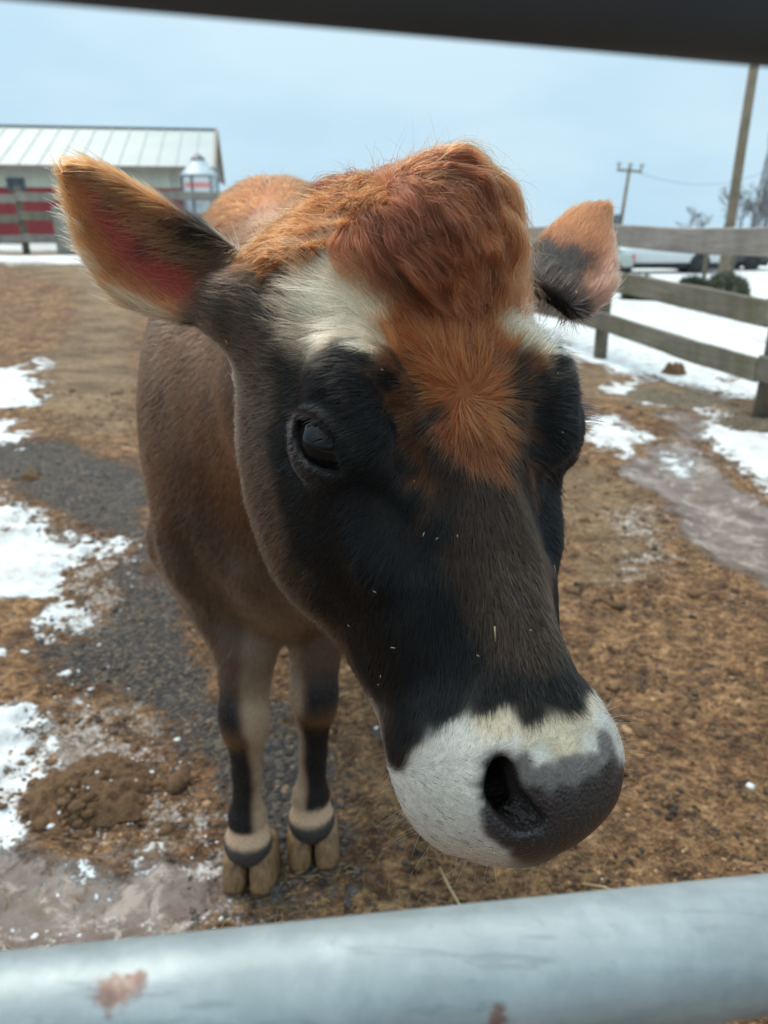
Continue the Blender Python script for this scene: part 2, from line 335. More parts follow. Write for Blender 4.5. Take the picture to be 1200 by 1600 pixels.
# ------------------------------------------------------------------ left fence in front of the barn
lf0 = np.array([-14.5, 17.6]); ld = np.array([1, -.02]); ld = ld/np.linalg.norm(ld)
fl = empty('wooden_fence', (lf0[0], lf0[1], 0), label='grey board fence across the yard in front of the red and white barn', cat='fence')
LX = [-14.5, -11.5, -7.76, -4.9, -2.0]
for i, x in enumerate(LX):
    zb = ground_z(x, 17.6); o = link('post', post_mesh(1.36 if i == 2 else 1.2, .15, 60+i, True), M_post, fl, True); o.location = (x-lf0[0], 0, zb)
    if i < len(LX)-1:
        L = LX[i+1]-x
        for k, zz in enumerate((1.15, .74, .32)):
            q = link('plank', plank_mesh(L-.006, .17, .04, 90+7*i+k), M_plank if k != 1 else M_plankd, fl)
            q.location = (x+L/2-lf0[0], -.10, ground_z(x+L/2, 17.6)+zz+random.uniform(-.03, .03)); q.rotation_euler = (0, R_(.6), 0)
o = link('post', from_bm('gate_post', box_bm((-.19, -.08, -.2), (.19, .08, .95), .02)), M_plank, fl); o.location = (-6.78-lf0[0], -.25, ground_z(-6.78, 17.4)); o['label'] = 'broad grey board post'

# ------------------------------------------------------------------ barn
M_red = simple('barn_red_siding', (.235, .024, .028), .6, 0, .2, 3, stretch=(1, 1, .2))
M_cream = simple('barn_cream_siding', (.46, .455, .38), .6, 0, .08, 3, stretch=(1, 1, .2))
M_roof = simple('barn_metal_roof', (.25, .285, .29), .45, .1, .08, .7)
M_trim = simple('barn_trim', (.20, .16, .13), .6, 0, .2, 3)
M_win = simple('barn_window_glass', (.045, .05, .065), .15, 0, .2, 1)
M_conc = simple('concrete', (.36, .35, .33), .9, 0, .2, 2)
ba = R_(9); barn = empty('barn', (-9.0, 42.0, ground_z(-10, 42)), ba, label='long barn with pale metal roof, cream upper walls and red lower siding', cat='barn')
BL, BW, EH, RH = 36.0, 12.0, 3.55, 5.75          # length to the left, depth, eave, ridge
def barn_part(name, bm, mat): return link(name, from_bm(name, bm), mat, barn)
x = -BL
def siding(x0, x1, z0, z1, y, mat, nm):          # upright sheets with standing ribs
    n = int(round((x1-x0)/.9)); w = (x1-x0)/n; bm = bmesh.new()
    for i in range(n):
        box_bm((x0+i*w, y-.02, z0), (x0+(i+1)*w, y, z1), 0, bm)
        for k in range(3): box_bm((x0+i*w+w*(k+.17)/3, y-.045, z0+.002), (x0+i*w+w*(k+.17)/3+.05, y-.018, z1-.002), 0, bm)
    return barn_part(nm, bm, mat)
siding(-BL, 0, .25, 2.55, 0, M_red, 'wall'); siding(-BL, 0, 2.56, EH, 0, M_cream, 'wall')
bm = bmesh.new(); box_bm((-BL, .05, .0), (-BL+.1, BW, EH), 0, bm); box_bm((-.1, .05, 0), (0, BW, EH), 0, bm); box_bm((-BL+.1, BW-.1, 0), (-.1, BW, EH), 0, bm)
barn_part('wall', bm, M_cream)
for xg in (-BL+.02, -.08):
    bm = bmesh.new(); a = [bm.verts.new((xg, .05, EH)), bm.verts.new((xg, BW, EH)), bm.verts.new((xg, BW/2, RH-.1))]; bm.faces.new(a)
    b = [bm.verts.new((xg+.06, .05, EH)), bm.verts.new((xg+.06, BW, EH)), bm.verts.new((xg+.06, BW/2, RH-.1))]; bm.faces.new(b[::-1]); barn_part('gable', bm, M_cream)
barn_part('foundation', box_bm((-BL-.05, -.06, -.6), (.05, BW+.05, .24)), M_conc)
sl = math.atan2(RH-EH, BW/2); ln = math.hypot(RH-EH, BW/2)
for sgn in (1, -1):                              # roof: sheets with ribs on each slope
    bm = bmesh.new(); n = 40; w = (BL+1.0)/n
    for i in range(n):
        x0 = -BL-.5+i*w
        box_bm((x0, -.55, -.03), (x0+w-.004, ln, .03), 0, bm); box_bm((x0-.03, -.55, .031), (x0+.03, ln, .075), 0, bm)
    for v in bm.verts:
        yy, zz = v.co.y, v.co.z
        Y = yy*math.cos(sl)-zz*math.sin(sl); Z = EH+.06+yy*math.sin(sl)+zz*math.cos(sl)
        v.co = Vector((v.co.x, Y if sgn > 0 else BW-Y, Z))
    barn_part('roof', bm, M_roof)
barn_part('ridge_cap', box_bm((-BL-.5, BW/2-.18, RH+.10), (.5, BW/2+.18, RH+.16)), M_roof)
barn_part('eave_trim', box_bm((-BL-.5, -.60, EH-.24), (.5, -.56, EH-.02)), M_trim)
bm = bmesh.new()
for v0, v1 in (((.51, -.55, EH-.2), (.51, BW/2, RH+.08)), ((.51, BW+.5, EH-.2), (.51, BW/2, RH+.08))):
    tube_bm([v0, v1], .11, 6, bm)
barn_part('rake_trim', bm, M_trim)
for xx in (-4.0, -9.0, -13.9, -18.8, -23.7, -28.6):
    f = barn_part('window', box_bm((xx-.42, -.09, 2.35), (xx+.42, -.03, 2.98), .01), simple('window_frame', (.11, .12, .14), .5))
    for k in (-1, 1):
        p = link('pane', from_bm('pane', box_bm((xx+k*.2-.17, -.10, 2.41), (xx+k*.2+.17, -.085, 2.92))), M_win, f)
barn_part('corner_trim', box_bm((-.16, -.10, .25), (.02, -.052, EH-.02)), simple('corner_metal', (.42, .46, .48), .5))

# ------------------------------------------------------------------ feed bin
M_binst = simple('bin_galvanised', (.40, .44, .46), .4, .7, .2, 3)
M_bind = simple('bin_dark_steel', (.12, .12, .13), .5, .4, .2, 3)
def lathe_bm(prof, n=28, bm=None):
    bm = bm or bmesh.new(); rings = [[bm.verts.new((r*math.cos(2*math.pi*k/n), r*math.sin(2*math.pi*k/n), z)) for k in range(n)] for r, z in prof]
    for a, b in zip(rings[:-1], rings[1:]):
        for k in range(n): bm.faces.new((a[k], a[(k+1) % n], b[(k+1) % n], b[k]))
    bm.faces.new(rings[0]); bm.faces.new(rings[-1]); return bm
bz = ground_z(-8.0, 36.5); binx = empty('feed_bin', (-8.06, 36.5, bz), 0, label='round galvanised feed bin with cone top and white sign at the barn end', cat='feed bin')
cor = [(.75+(.012 if i % 2 else 0), 1.75+i*.075-bz) for i in range(20)]
link('shell', from_bm('shell', lathe_bm([(.74, 1.74-bz)]+cor+[(.76, 3.26-bz)])), M_binst, binx, True)
link('roof', from_bm('roof', lathe_bm([(.80, 3.25-bz), (.80, 3.29-bz), (.30, 3.85-bz), (.29, 3.87-bz)])), M_binst, binx)
link('lid', from_bm('lid', lathe_bm([(.30, 3.872-bz), (.31, 3.93-bz), (.12, 4.10-bz), (.02, 4.13-bz)])), M_bind, binx)
link('hopper', from_bm('hopper', lathe_bm([(.735, 1.738-bz), (.16, .95-bz), (.16, .80-bz)])), M_binst, binx)
for k in range(6):
    a = 2*math.pi*(k+.3)/6; link('leg', from_bm('leg', box_bm((.775*math.cos(a)-.045, .775*math.sin(a)-.045, -.1), (.775*math.cos(a)+.045, .775*math.sin(a)+.045, 3.2-bz))), M_bind, binx)
bm = bmesh.new()
for k in (-1, 1): box_bm((-1.02+.1*k, -.50, -.1), (-.99+.1*k, -.46, 3.3-bz), 0, bm)
for i in range(10): box_bm((-1.09, -.497, .2+i*.3), (-.93, -.463, .23+i*.3), 0, bm)
link('ladder', from_bm('ladder', bm), M_bind, binx)
def curved(a0, a1, z0, z1, r, n=12):
    bm = bmesh.new(); A_ = [bm.verts.new((r*math.cos(a), r*math.sin(a), z0)) for a in np.linspace(a0, a1, n)]; B_ = [bm.verts.new((r*math.cos(a), r*math.sin(a), z1)) for a in np.linspace(a0, a1, n)]
    for i in range(n-1): bm.faces.new((A_[i], A_[i+1], B_[i+1], B_[i]))
    r2 = bmesh.ops.extrude_face_region(bm, geom=bm.faces[:]); 
    for v in [g for g in r2['geom'] if isinstance(g, bmesh.types.BMVert)]: v.co.x *= (r+.012)/r; v.co.y *= (r+.012)/r
    return bm
sg = link('sign', from_bm('sign', curved(R_(-135), R_(-35), 2.50-bz, 3.15-bz, .775)), simple('sign_white', (.56, .57, .57), .5, 0, .04), binx)
sg['label'] = 'white sign with a faded red band'
link('red_band', from_bm('red_band', curved(R_(-128), R_(-42), 2.76-bz, 2.95-bz, .789)), simple('sign_red', (.62, .22, .22), .5, 0, .15, 20), sg)

# ------------------------------------------------------------------ poles, wires, tower
pz = ground_z(10.6, 25)
pole = empty('utility_pole', (10.55, 25, pz), label='tall bare wooden utility pole rising behind the right fence', cat='utility pole')
link('shaft', from_bm('shaft', tube_bm([(0, 0, -1), (0, 0, 4), (.05, 0, 10)], [.155, .145, .12], 16)), M_pole, pole, True)
link('crossarm', from_bm('crossarm', box_bm((-1.1, -.2, 9.2), (1.2, -.09, 9.32), .01)), M_pole, pole)
p2 = empty('utility_pole', (31.6, 110, ground_z(31, 110)), label='distant utility pole with a crossarm and insulators against the sky', cat='utility pole')
p2.rotation_euler = (0, R_(3.6), 0)
link('shaft', from_bm('shaft', tube_bm([(0, 0, -1), (0, 0, 9.1)], [.26, .21], 12)), M_pole, p2, True)
link('crossarm', from_bm('crossarm', box_bm((-1.65, -.24, 8.55), (1.65, -.12, 8.85), .02)), M_pole, p2)
M_ins = simple('insulator', (.22, .25, .24), .3)
for xx in (-1.5, 0, 1.5): link('insulator', from_bm('insulator', tube_bm([(xx, -.18, 8.8 if xx else 9.0), (xx, -.18, 9.25), (xx, -.18, 9.3), (xx, -.18, 9.6)], [.12, .14, .34, .25], 10)), M_ins, p2)
link('transformer', from_bm('transformer', tube_bm([(-.75, -.1, 2.0), (-.75, -.1, 2.15), (-.75, -.1, 3.2), (-.75, -.1, 3.35)], [.4, .55, .55, .4], 14)), simple('transformer_grey', (.10, .11, .11), .6), p2)
M_wire = simple('wire', (.12, .13, .15), .5)
wp = [(33.3+t_*36, 110+t_*39, 7.7-8.5*t_*(1-t_)+3.2*t_) for t_ in np.linspace(0, 1, 24)]
tag(link('power_line', from_bm('power_line', tube_bm(wp, .035, 5)), M_wire), 'thin sagging wire strung from the crossarm pole to the lattice mast', 'wire')
M_steel = simple('mast_steel', (.20, .21, .23), .5, .3)
tw = empty('lattice_mast', (69.2, 150, 0), label='tall steel lattice mast with small antennas at the right edge', cat='mast')
bm = bmesh.new(); TH = 19.2
cr_ = [(-1.5, -1.5), (1.5, -1.5), (1.5, 1.5), (-1.5, 1.5)]
fr_ = lambda z: 1-.72*z/TH
for a, b in cr_: tube_bm([(a, b, -.5), (a*fr_(TH), b*fr_(TH), TH)], .19, 5, bm)
link('leg_frame', from_bm('leg_frame', bm), M_steel, tw)
bm = bmesh.new(); zs = np.linspace(0, TH, 13)
for z0, z1 in zip(zs[:-1], zs[1:]):
    for i in range(4):
        a, b = cr_[i], cr_[(i+1) % 4]; f0, f1 = fr_(z0), fr_(z1)
        tube_bm([(a[0]*f0, a[1]*f0, z0), (b[0]*f1, b[1]*f1, z1)], .11, 4, bm); tube_bm([(b[0]*f0, b[1]*f0, z0), (a[0]*f1, a[1]*f1, z1)], .11, 4, bm)
        tube_bm([(a[0]*f1, a[1]*f1, z1), (b[0]*f1, b[1]*f1, z1)], .06, 4, bm)
link('brace', from_bm('brace', bm), M_steel, tw)
for z0, xx in ((18.2, -1.1), (15.6, -1.5), (13.6, -1.3), (16.9, 1.0), (17.4, -.7)):
    link('antenna', from_bm('antenna', box_bm((xx-.25, -.9, z0-.9), (xx+.25, -.6, z0+.9), .05)), simple('antenna_grey', (.33, .34, .34), .5), tw)
# bare trees
M_bark = simple('bark', (.10, .085, .08), .9, 0, .3, 4)
def bare_tree(x, y, h, label, seed, spread=.5, twigs=1.0):
    r = random.Random(seed); root = empty('bare_tree', (x, y, ground_z(x, y)-.1), r.uniform(0, 6), label=label, cat='tree')
    tb, cb = bmesh.new(), bmesh.new()
    def grow(p, d, L, rad, lev):
        pts = [p]; q = p.copy(); dd = d.copy(); n = 4
        for i in range(n):
            dd = (dd+Vector((r.uniform(-.18, .18), r.uniform(-.18, .18), r.uniform(-.02, .14)))).normalized(); q = q+dd*L/n; pts.append(q.copy())
        tube_bm(pts, [rad*(1-.6*i/n) for i in range(n+1)], 7 if lev == 0 else (5 if lev == 1 else 3), tb if lev == 0 else cb, False)
        if lev < 4:
            for k in range((8, 5, 4, 3)[lev]):
                f = r.uniform(.3, 1) if lev else r.uniform(.28, 1); i = min(int(f*n), n-1); b = pts[i].lerp(pts[i+1], f*n-i)
                nd = (dd*.55+Vector((r.gauss(0, 1), r.gauss(0, 1), r.uniform(-.1, .7))).normalized()*(.55+spread*.5)).normalized()
                grow(b, nd, L*r.uniform(.42, .6)*(1.0 if lev else .8), max(rad*.42, .012*h/6), lev+1)
    grow(Vector((0, 0, 0)), Vector((0, 0, 1)), h*.62, h*.022, 0)
    link('trunk', from_bm('trunk', tb), M_bark, root, True); link('crown', from_bm('crown', cb), M_bark, root)
    return root
bare_tree(48.9, 118, 9.0, 'slender bare tree standing alone just left of the tall bare pole', 3)
bare_tree(51.2, 118, 7.6, 'low bushy bare tree right of the tall bare pole', 4, .8)
bare_tree(54.8, 122, 9.0, 'rounded bare tree between the tall pole and the lattice mast', 5, .8)
bare_tree(58.6, 126, 11.6, 'dense bare tree at the foot of the lattice mast', 6, .8)
bare_tree(44.6, 120, 5.6, 'small faint bare tree on the horizon right of the crossarm pole', 7, .9)
bare_tree(46.6, 121, 5.2, 'shortest bare tree just above the top fence plank', 8, .9)
bare_tree(53.4, 112, 11.5, 'tallest bare tree overlapping the lattice mast', 9, .7)
# ------------------------------------------------------------------ evergreen bushes, thin posts
def bush(x, y, w, h, d, cols, label, seed):
    r = np.random.default_rng(seed); root = empty('evergreen_bush', (x, y, ground_z(x, y)-.02), label=label, cat='bush')
    n = 5200
    u = r.normal(size=(n, 3)); u /= np.linalg.norm(u, axis=1)[:, None]; u[:, 2] = np.abs(u[:, 2])
    rad = r.uniform(.55, 1, n)**.5
    lump = 1+.22*vnoise(u*1.0+seed, .45, seed)
    p = u*rad[:, None]*lump[:, None]*np.array([w/2, d/2, h])
    dirn = u+r.normal(size=(n, 3))*.5; dirn /= np.linalg.norm(dirn, axis=1)[:, None]
    sd_ = np.cross(dirn, r.normal(size=(n, 3))); sd_ /= np.linalg.norm(sd_, axis=1)[:, None]
    L = r.uniform(.05, .11, n)[:, None]; W = L*.16
    V = np.stack([p-sd_*W, p+sd_*W, p+dirn*L], 1).reshape(-1, 3); F = np.arange(n*3).reshape(-1, 3)
    t = NT('needles'); t.set(Base_Color=t.ramp(t.noise(7, 4, .6, t.co()), [(.3, cols[0]), (.7, cols[1])]), Roughness=.7)
    me = mesh_np('foliage', V, F); link('foliage', me, t.m, root)
    bm = bmesh.new()
    for k in range(7):
        a = random.uniform(0, 6.3); e = (math.cos(a)*w*.36, math.sin(a)*d*.36, h*random.uniform(.35, .75)); tube_bm([(0, 0, 0), tuple(q*.5 for q in e), e], [.03, .02, .01], 5, bm)
    link('branch', from_bm('branch', bm), M_bark, root)
bush(5.15, 16, .66, .46, .6, ((.018, .032, .012), (.040, .062, .020)), 'smaller dark green evergreen bush behind the fence in front of the pale car', 21)
bush(6.22, 16, 1.0, .44, .8, ((.030, .045, .028), (.075, .092, .055)), 'dark grey green evergreen bush below the white pickup wheel', 22)
bush(6.92, 16.1, .95, .50, .8, ((.075, .085, .052), (.17, .17, .11)), 'paler olive evergreen bush below the tall pole', 23)
for i, (x, y, h, lb) in enumerate(((6.98, 17.5, 1.05, 'thin wooden post standing below the foot of the tall pole'), (7.35, 17.0, 1.02, 'thin wooden post in front of the dark grey car'))):
    o = link('fence_post', post_mesh(h, .10, 80+i, True), M_post, None, True); o.location = (x, y, ground_z(x, y)); tag(o, lb, 'post')

# ------------------------------------------------------------------ vehicles
M_tyre = simple('tyre_rubber', (.018, .018, .019), .8); M_rim = simple('wheel_alloy', (.42, .43, .44), .35, .6)
M_glass = simple('car_glass', (.10, .13, .13), .1); M_blk = simple('black_plastic', (.02, .02, .022), .6); M_redl = simple('tail_light_red', (.55, .03, .05), .3); M_hl = simple('headlight_lens', (.7, .72, .75), .2)
def paint(name, col): return simple(name, col, .28, .1, .04, 1)
def vehicle(name, label, cat, loc, rz, col, body, cab, win, wheels, wr, wid, rear_x, front_x, lz):
    root = empty(name, loc, rz, label=label, cat=cat); m = paint(name+'_paint', col)
    bm = prism_bm(body, -wid/2, wid/2); bmesh.ops.bevel(bm, geom=[e for e in bm.edges], offset=.05, segments=2, affect='EDGES', profile=.5)
    link('body', from_bm('body', bm), m, root, True)
    bm = prism_bm(cab, -wid/2+.06, wid/2-.06)
    for v in bm.verts:
        k = (v.co.z-min(z for x_, z in cab))/(max(z for x_, z in cab)-min(z for x_, z in cab)); v.co.y *= 1-.16*k
    bmesh.ops.bevel(bm, geom=[e for e in bm.edges], offset=.04, segments=2, affect='EDGES', profile=.5)
    link('cabin', from_bm('cabin', bm), m, root, True)
    zc = min(z for _, z in cab); zt_ = max(z for _, z in cab)
    for w in win:
        for s in (-1, 1):
            bm = bmesh.new(); f = [bm.verts.new((x, s*((wid/2-.06)*(1-.16*(z-zc)/(zt_-zc))+.006), z)) for x, z in w]; bm.faces.new(f)
            r = bmesh.ops.extrude_face_region(bm, geom=bm.faces[:]); bmesh.ops.translate(bm, verts=[g for g in r['geom'] if isinstance(g, bmesh.types.BMVert)], vec=(0, -s*.02, 0))
            link('window', from_bm('window', bm), M_glass, root)
    for x in wheels:
        for s in (-1, 1):
            y = s*(wid/2-.10)
            bm = bmesh.new(); n = 26
            prof = [(wr*.62, -.11), (wr*.93, -.115), (wr, -.08), (wr, .08), (wr*.93, .115), (wr*.62, .11)]
            rings = [[bm.verts.new((r*math.cos(2*math.pi*k/n), yy, r*math.sin(2*math.pi*k/n))) for k in range(n)] for r, yy in prof]
            for a, b in zip(rings, rings[1:]+rings[:1]):
                for k in range(n): bm.faces.new((a[k], a[(k+1) % n], b[(k+1) % n], b[k]))
            wo = link('wheel', from_bm('wheel', bm), M_tyre, root, True, (x, y, wr))
            bm = bmesh.new(); bmesh.ops.create_cone(bm, cap_ends=True, segments=24, radius1=wr*.60, radius2=wr*.60, depth=.12, matrix=Matrix.Rotation(R_(90), 4, 'X'))
            for k in range(5):
                a = 2*math.pi*k/5; tube_bm([(0, s*.07, 0), (math.cos(a)*wr*.52, s*.075, math.sin(a)*wr*.52)], .03, 5, bm)
            link('rim', from_bm('rim', bm), M_rim, wo)
            bm = bmesh.new(); bmesh.ops.create_cone(bm, cap_ends=True, segments=28, radius1=wr*1.17, radius2=wr*1.17, depth=.10, matrix=Matrix.Rotation(R_(90), 4, 'X'))
            link('wheel_arch', from_bm('wheel_arch', bm), M_blk, root, True, (x, s*(wid/2-.046), wr+.02))
    for s in (-1, 1):
        link('tail_light', from_bm('tail_light', box_bm((rear_x-.06, s*(wid/2-.14)-.145, lz-.12), (rear_x+.05, s*(wid/2-.14)+.145, lz+.12), .02)), M_redl, root)
        link('headlight', from_bm('headlight', box_bm((front_x-.08, s*(wid/2-.2)-.18, lz-.10), (front_x+.05, s*(wid/2-.2)+.18, lz+.05), .02)), M_hl, root)
    for x in (rear_x, front_x): link('bumper', from_bm('bumper', box_bm((x-.07, -wid/2+.04, .34), (x+.07, wid/2-.04, .52), .04)), M_blk, root)
    xa, xb = min(body, key=lambda q: q[0])[0], max(body, key=lambda q: q[0])[0]
    link('sill', from_bm('sill', box_bm((xa+.3, -wid/2+.12, .20), (xb-.3, wid/2-.12, .40), .02)), M_blk, root)
    return root
# each faces -x (left) with its tail to the right
vehicle('parked_car', 'pale grey green car, leftmost of the parked vehicles behind the fence', 'car', (8.35, 35.2, ground_z(8.4, 35.2)), 0, (.36, .40, .365),
    [(-2.2, .35), (-2.25, .7), (-1.0, .88), (2.2, .92), (2.3, .6), (2.25, .35)], [(-1.2, .86), (-.5, 1.38), (1.3, 1.40), (2.0, .88)], [[(-.9, .93), (-.38, 1.30), (.35, 1.32), (.35, .93)], [(.45, .93), (.45, 1.32), (1.2, 1.32), (1.7, .93)]], (-1.4, 1.4), .33, 1.78, 2.27, -2.22, .76)
vehicle('pickup_truck', 'white pickup truck parked beyond the fence, rear wheel in view', 'pickup truck', (12.75, 37.2, ground_z(12.7, 37.2)), 0, (.56, .57, .57),
    [(-2.75, .42), (-2.8, .95), (-1.5, 1.08), (2.75, 1.10), (2.8, .45)], [(-1.35, 1.06), (-.75, 1.78), (.65, 1.80), (.9, 1.08)], [[(-1.0, 1.14), (-.62, 1.68), (-.1, 1.70), (-.1, 1.14)], [(0, 1.14), (0, 1.70), (.6, 1.70), (.72, 1.14)]], (-1.95, 1.45), .40, 1.95, 2.8, -2.78, .92)
vehicle('parked_car', 'dark grey car with red tail light at the right edge behind the fence', 'car', (16.45, 39.5, ground_z(16.4, 39.5)), 0, (.045, .052, .062),
    [(-2.2, .38), (-2.25, .8), (-1.0, 1.0), (2.2, 1.02), (2.3, .6), (2.25, .38)], [(-1.25, .98), (-.55, 1.62), (1.7, 1.62), (2.15, 1.0)], [[(-.95, 1.05), (-.45, 1.53), (.35, 1.54), (.35, 1.05)], [(.45, 1.05), (.45, 1.54), (1.6, 1.54), (1.85, 1.05)]], (-1.4, 1.15), .36, 1.85, 2.24, -2.22, .88)

# ------------------------------------------------------------------ gate the photograph was taken through
gd = np.array([.9862, .1587, -.0435]); gd = gd/np.linalg.norm(gd)
gate = empty('pipe_gate', (0, .2005, 0), label='pipe gate right in front of the lens, black top rail and galvanised lower rail', cat='gate')
M_black = NT('black_paint'); _c = M_black.co(); M_black.set(Base_Color=M_black.ramp(M_black.noise(30, 5, .6, _c), [(.3, (.036, .054, .078)), (.7, (.052, .074, .102))]), Roughness=.6); M_black = M_black.m
M_rail = NT('galvanised_rail_rust')
def rail(z0, z1off, rad, mat, x0=-1.3, x1=1.3, lab=None):
    pts = [tuple(gd*s+np.array([0, 0, z0])) for s in np.linspace(x0, x1, 25)]
    o = link('rail', from_bm('rail', tube_bm(pts, rad, 64)), mat, gate, True)
    if lab: o['label'] = lab
    return o
# rusty chips at their places on the rail (object space)
def rail_mat():
    t = NT('galvanised_rail'); c = t.co()
    n1 = t.noise(38, 6, .7, c); n2 = t.noise(150, 4, .6, c); n3 = t.noise(9, 5, .65, t.co((.35, 6, 6)))
    v = t.n('ShaderNodeTexVoronoi'); v.inputs['Scale'].default_value = 120; t.l(c, v.inputs['Vector']); sc_ = t.n('ShaderNodeSeparateColor'); t.l(v.outputs['Color'], sc_.inputs[0])
    k = t.ramp(n1, [(.3, (.20, .235, .245)), (.52, (.255, .292, .303)), (.72, (.34, .37, .38))])
    k = t.mix(.14, k, t.ramp(sc_.outputs[0], [(0, (.20, .235, .25)), (1, (.37, .40, .41))]))
    k = t.mix(t.ramp(n3, [(.5, (0, 0, 0)), (.72, (.45, .45, .45))]), k, (.38, .40, .405))
    k = t.mix(t.ramp(n2, [(.62, (0, 0, 0)), (.72, (.5, .5, .5))]), k, (.18, .215, .23))
    scr = t.ramp(t.noise(30, 3, .7, t.co((.12, 3, 3))), [(.60, (0, 0, 0)), (.64, (.5, .5, .5)), (.68, (0, 0, 0))]); k = t.mix(scr, k, (.15, .175, .19))
    grime = t.ramp(t.noise(12, 6, .75, t.co((1, 1, 1))), [(.56, (0, 0, 0)), (.74, (.45, .45, .45))]); k = t.mix(grime, k, (.19, .195, .18))
    for (cx, cy, cz, r) in RUST:
        d = t.n('ShaderNodeVectorMath', operation='DISTANCE'); t.l(c, d.inputs[0]); d.inputs[1].default_value = (cx, cy, cz)
        e = t.math('ADD', t.math('DIVIDE', d.outputs['Value'], r), t.math('MULTIPLY', t.math('SUBTRACT', t.noise(190, 6, .8, c), .5), 3.4))
        f = t.n('ShaderNodeMapRange'); f.inputs[1].default_value = .55; f.inputs[2].default_value = 1.05; f.inputs[3].default_value = 1; f.inputs[4].default_value = 0; t.l(e, f.inputs[0])
        k = t.mix(t.math('MULTIPLY', f.outputs[0], .85), k, t.ramp(n2, [(.35, (.11, .045, .032)), (.55, (.21, .105, .075)), (.75, (.34, .29, .25))]))
    t.set(Base_Color=k, Roughness=.52, Metallic=.35); t.bump(t.math('ADD', n2, t.math('MULTIPLY', n1, .6)), .25, .0006); return t.m
RZ = .9912; RR = .0240
def onrail(s, el):          # a point of the rail's skin seen from the yard side of the lens
    n = np.array([-gd[1], gd[0], 0]); n = n/np.linalg.norm(n); up = np.cross(gd, n)*-1
    if up[2] < 0: up = -up
    return gd*s+np.array([0, 0, RZ])-n*RR*math.cos(el)+up*RR*math.sin(el)
RUST = [(*onrail(-.0915, R_(70)), .0066), (*onrail(-.0850, R_(74)), .0045), (*onrail(.035, R_(20)), .0045)]
rail(RZ, 0, RR, rail_mat(), lab='galvanised steel rail with a rusty chip')
rail(1.315, 0, RR, M_black, lab='black painted top rail')
for s in (-1.3, 1.3):
    q = gd*s; link('upright', from_bm('upright', tube_bm([(q[0], q[1], .1), (q[0], q[1], 1.335+q[2])], .026, 24)), M_galv, gate, True)

# ------------------------------------------------------------------ things lying on the ground
M_dung = NT('manure'); _c = M_dung.co(); _a = M_dung.noise(40, 6, .75, _c); _b = M_dung.noise(170, 4, .7, M_dung.co((1, 2.4, 1)))
M_dung.set(Base_Color=M_dung.mix(M_dung.ramp(_b, [(.55, (0, 0, 0)), (.7, (1, 1, 1))]), M_dung.ramp(_a, [(.3, (.055, .027, .012)), (.5, (.135, .066, .027)), (.75, (.24, .13, .06))]), (.33, .21, .105)), Roughness=.9)
M_dung.bump(M_dung.math('ADD', _a, M_dung.math('MULTIPLY', _b, .5)), .9, .012); M_dung = M_dung.m
M_heap = NT('old_straw'); _c = M_heap.co(); _a = M_heap.noise(26, 6, .75, _c, 1.5)
M_heap.set(Base_Color=M_heap.ramp(_a, [(.3, (.055, .042, .028)), (.5, (.13, .10, .066)), (.68, (.25, .20, .13))]), Roughness=.9); M_heap.bump(_a, .9, .02); M_heap = M_heap.m
def mound(name, x, y, rx, ry, h, label, cat, seed, mat, n=46, fib=0):
    r = np.linspace(0, 1, n//2); th = np.linspace(0, 2*np.pi, n*2, endpoint=False); R1, T1 = np.meshgrid(r, th, indexing='ij')
    e = 1+.05*np.sin(T1*3+seed)+.04*np.sin(T1*5+2*seed)+.04*np.sin(T1*11+seed)+.03*np.sin(T1*19+3*seed)
    X = R1*np.cos(T1)*rx*e; Y = R1*np.sin(T1)*ry*e; q = np.stack([X.ravel()+seed, Y.ravel(), 0*X.ravel()], -1)
    Z = h*(1-R1**2.6).ravel()+(.012*vnoise(q, .07, seed)+.013*vnoise(q, .03, seed+1)+.013*vnoise(q, .014, seed+2))*(h/.06)*np.minimum(1, 4*(1-R1.ravel()))-.012
    V = np.stack([X.ravel(), Y.ravel(), Z], -1); m = len(th); ix = np.arange(V.shape[0]).reshape(len(r), m)
    F = np.stack([ix[:-1], np.roll(ix[:-1], -1, 1), np.roll(ix[1:], -1, 1), ix[1:]], -1).reshape(-1, 4)[:, ::-1]
    o = link(name, mesh_np(name, V, F), mat, None, True); o.location = (x, y, ground_z(x, y)); return tag(o, label, cat)
mound('manure_pile', -.69, 1.48, .155, .125, .044, 'brown matted manure pile with flecks of snow, left of the hooves', 'manure', 3, M_dung, 70)
mound('dung_clod', -1.84, 3.82, .055, .05, .06, 'small brown dung clod alone on the dark gravel at the left', 'dung', 5, M_dung, 24)
mound('dung_clod', 2.61, 6.91, .12, .10, .10, 'dark clod sitting in the snow beyond the right fence rails', 'dung', 6, M_dung, 24)
mound('straw_heap', 2.46, 5.00, .30, .24, .05, 'low heap of matted straw at the foot of the nearer right fence post', 'straw heap', 8, M_heap, 60)
mound('straw_heap', 2.16, 5.80, .34, .42, .035, 'flat spread of old straw bedding between the two right fence posts', 'straw heap', 9, M_heap, 60)
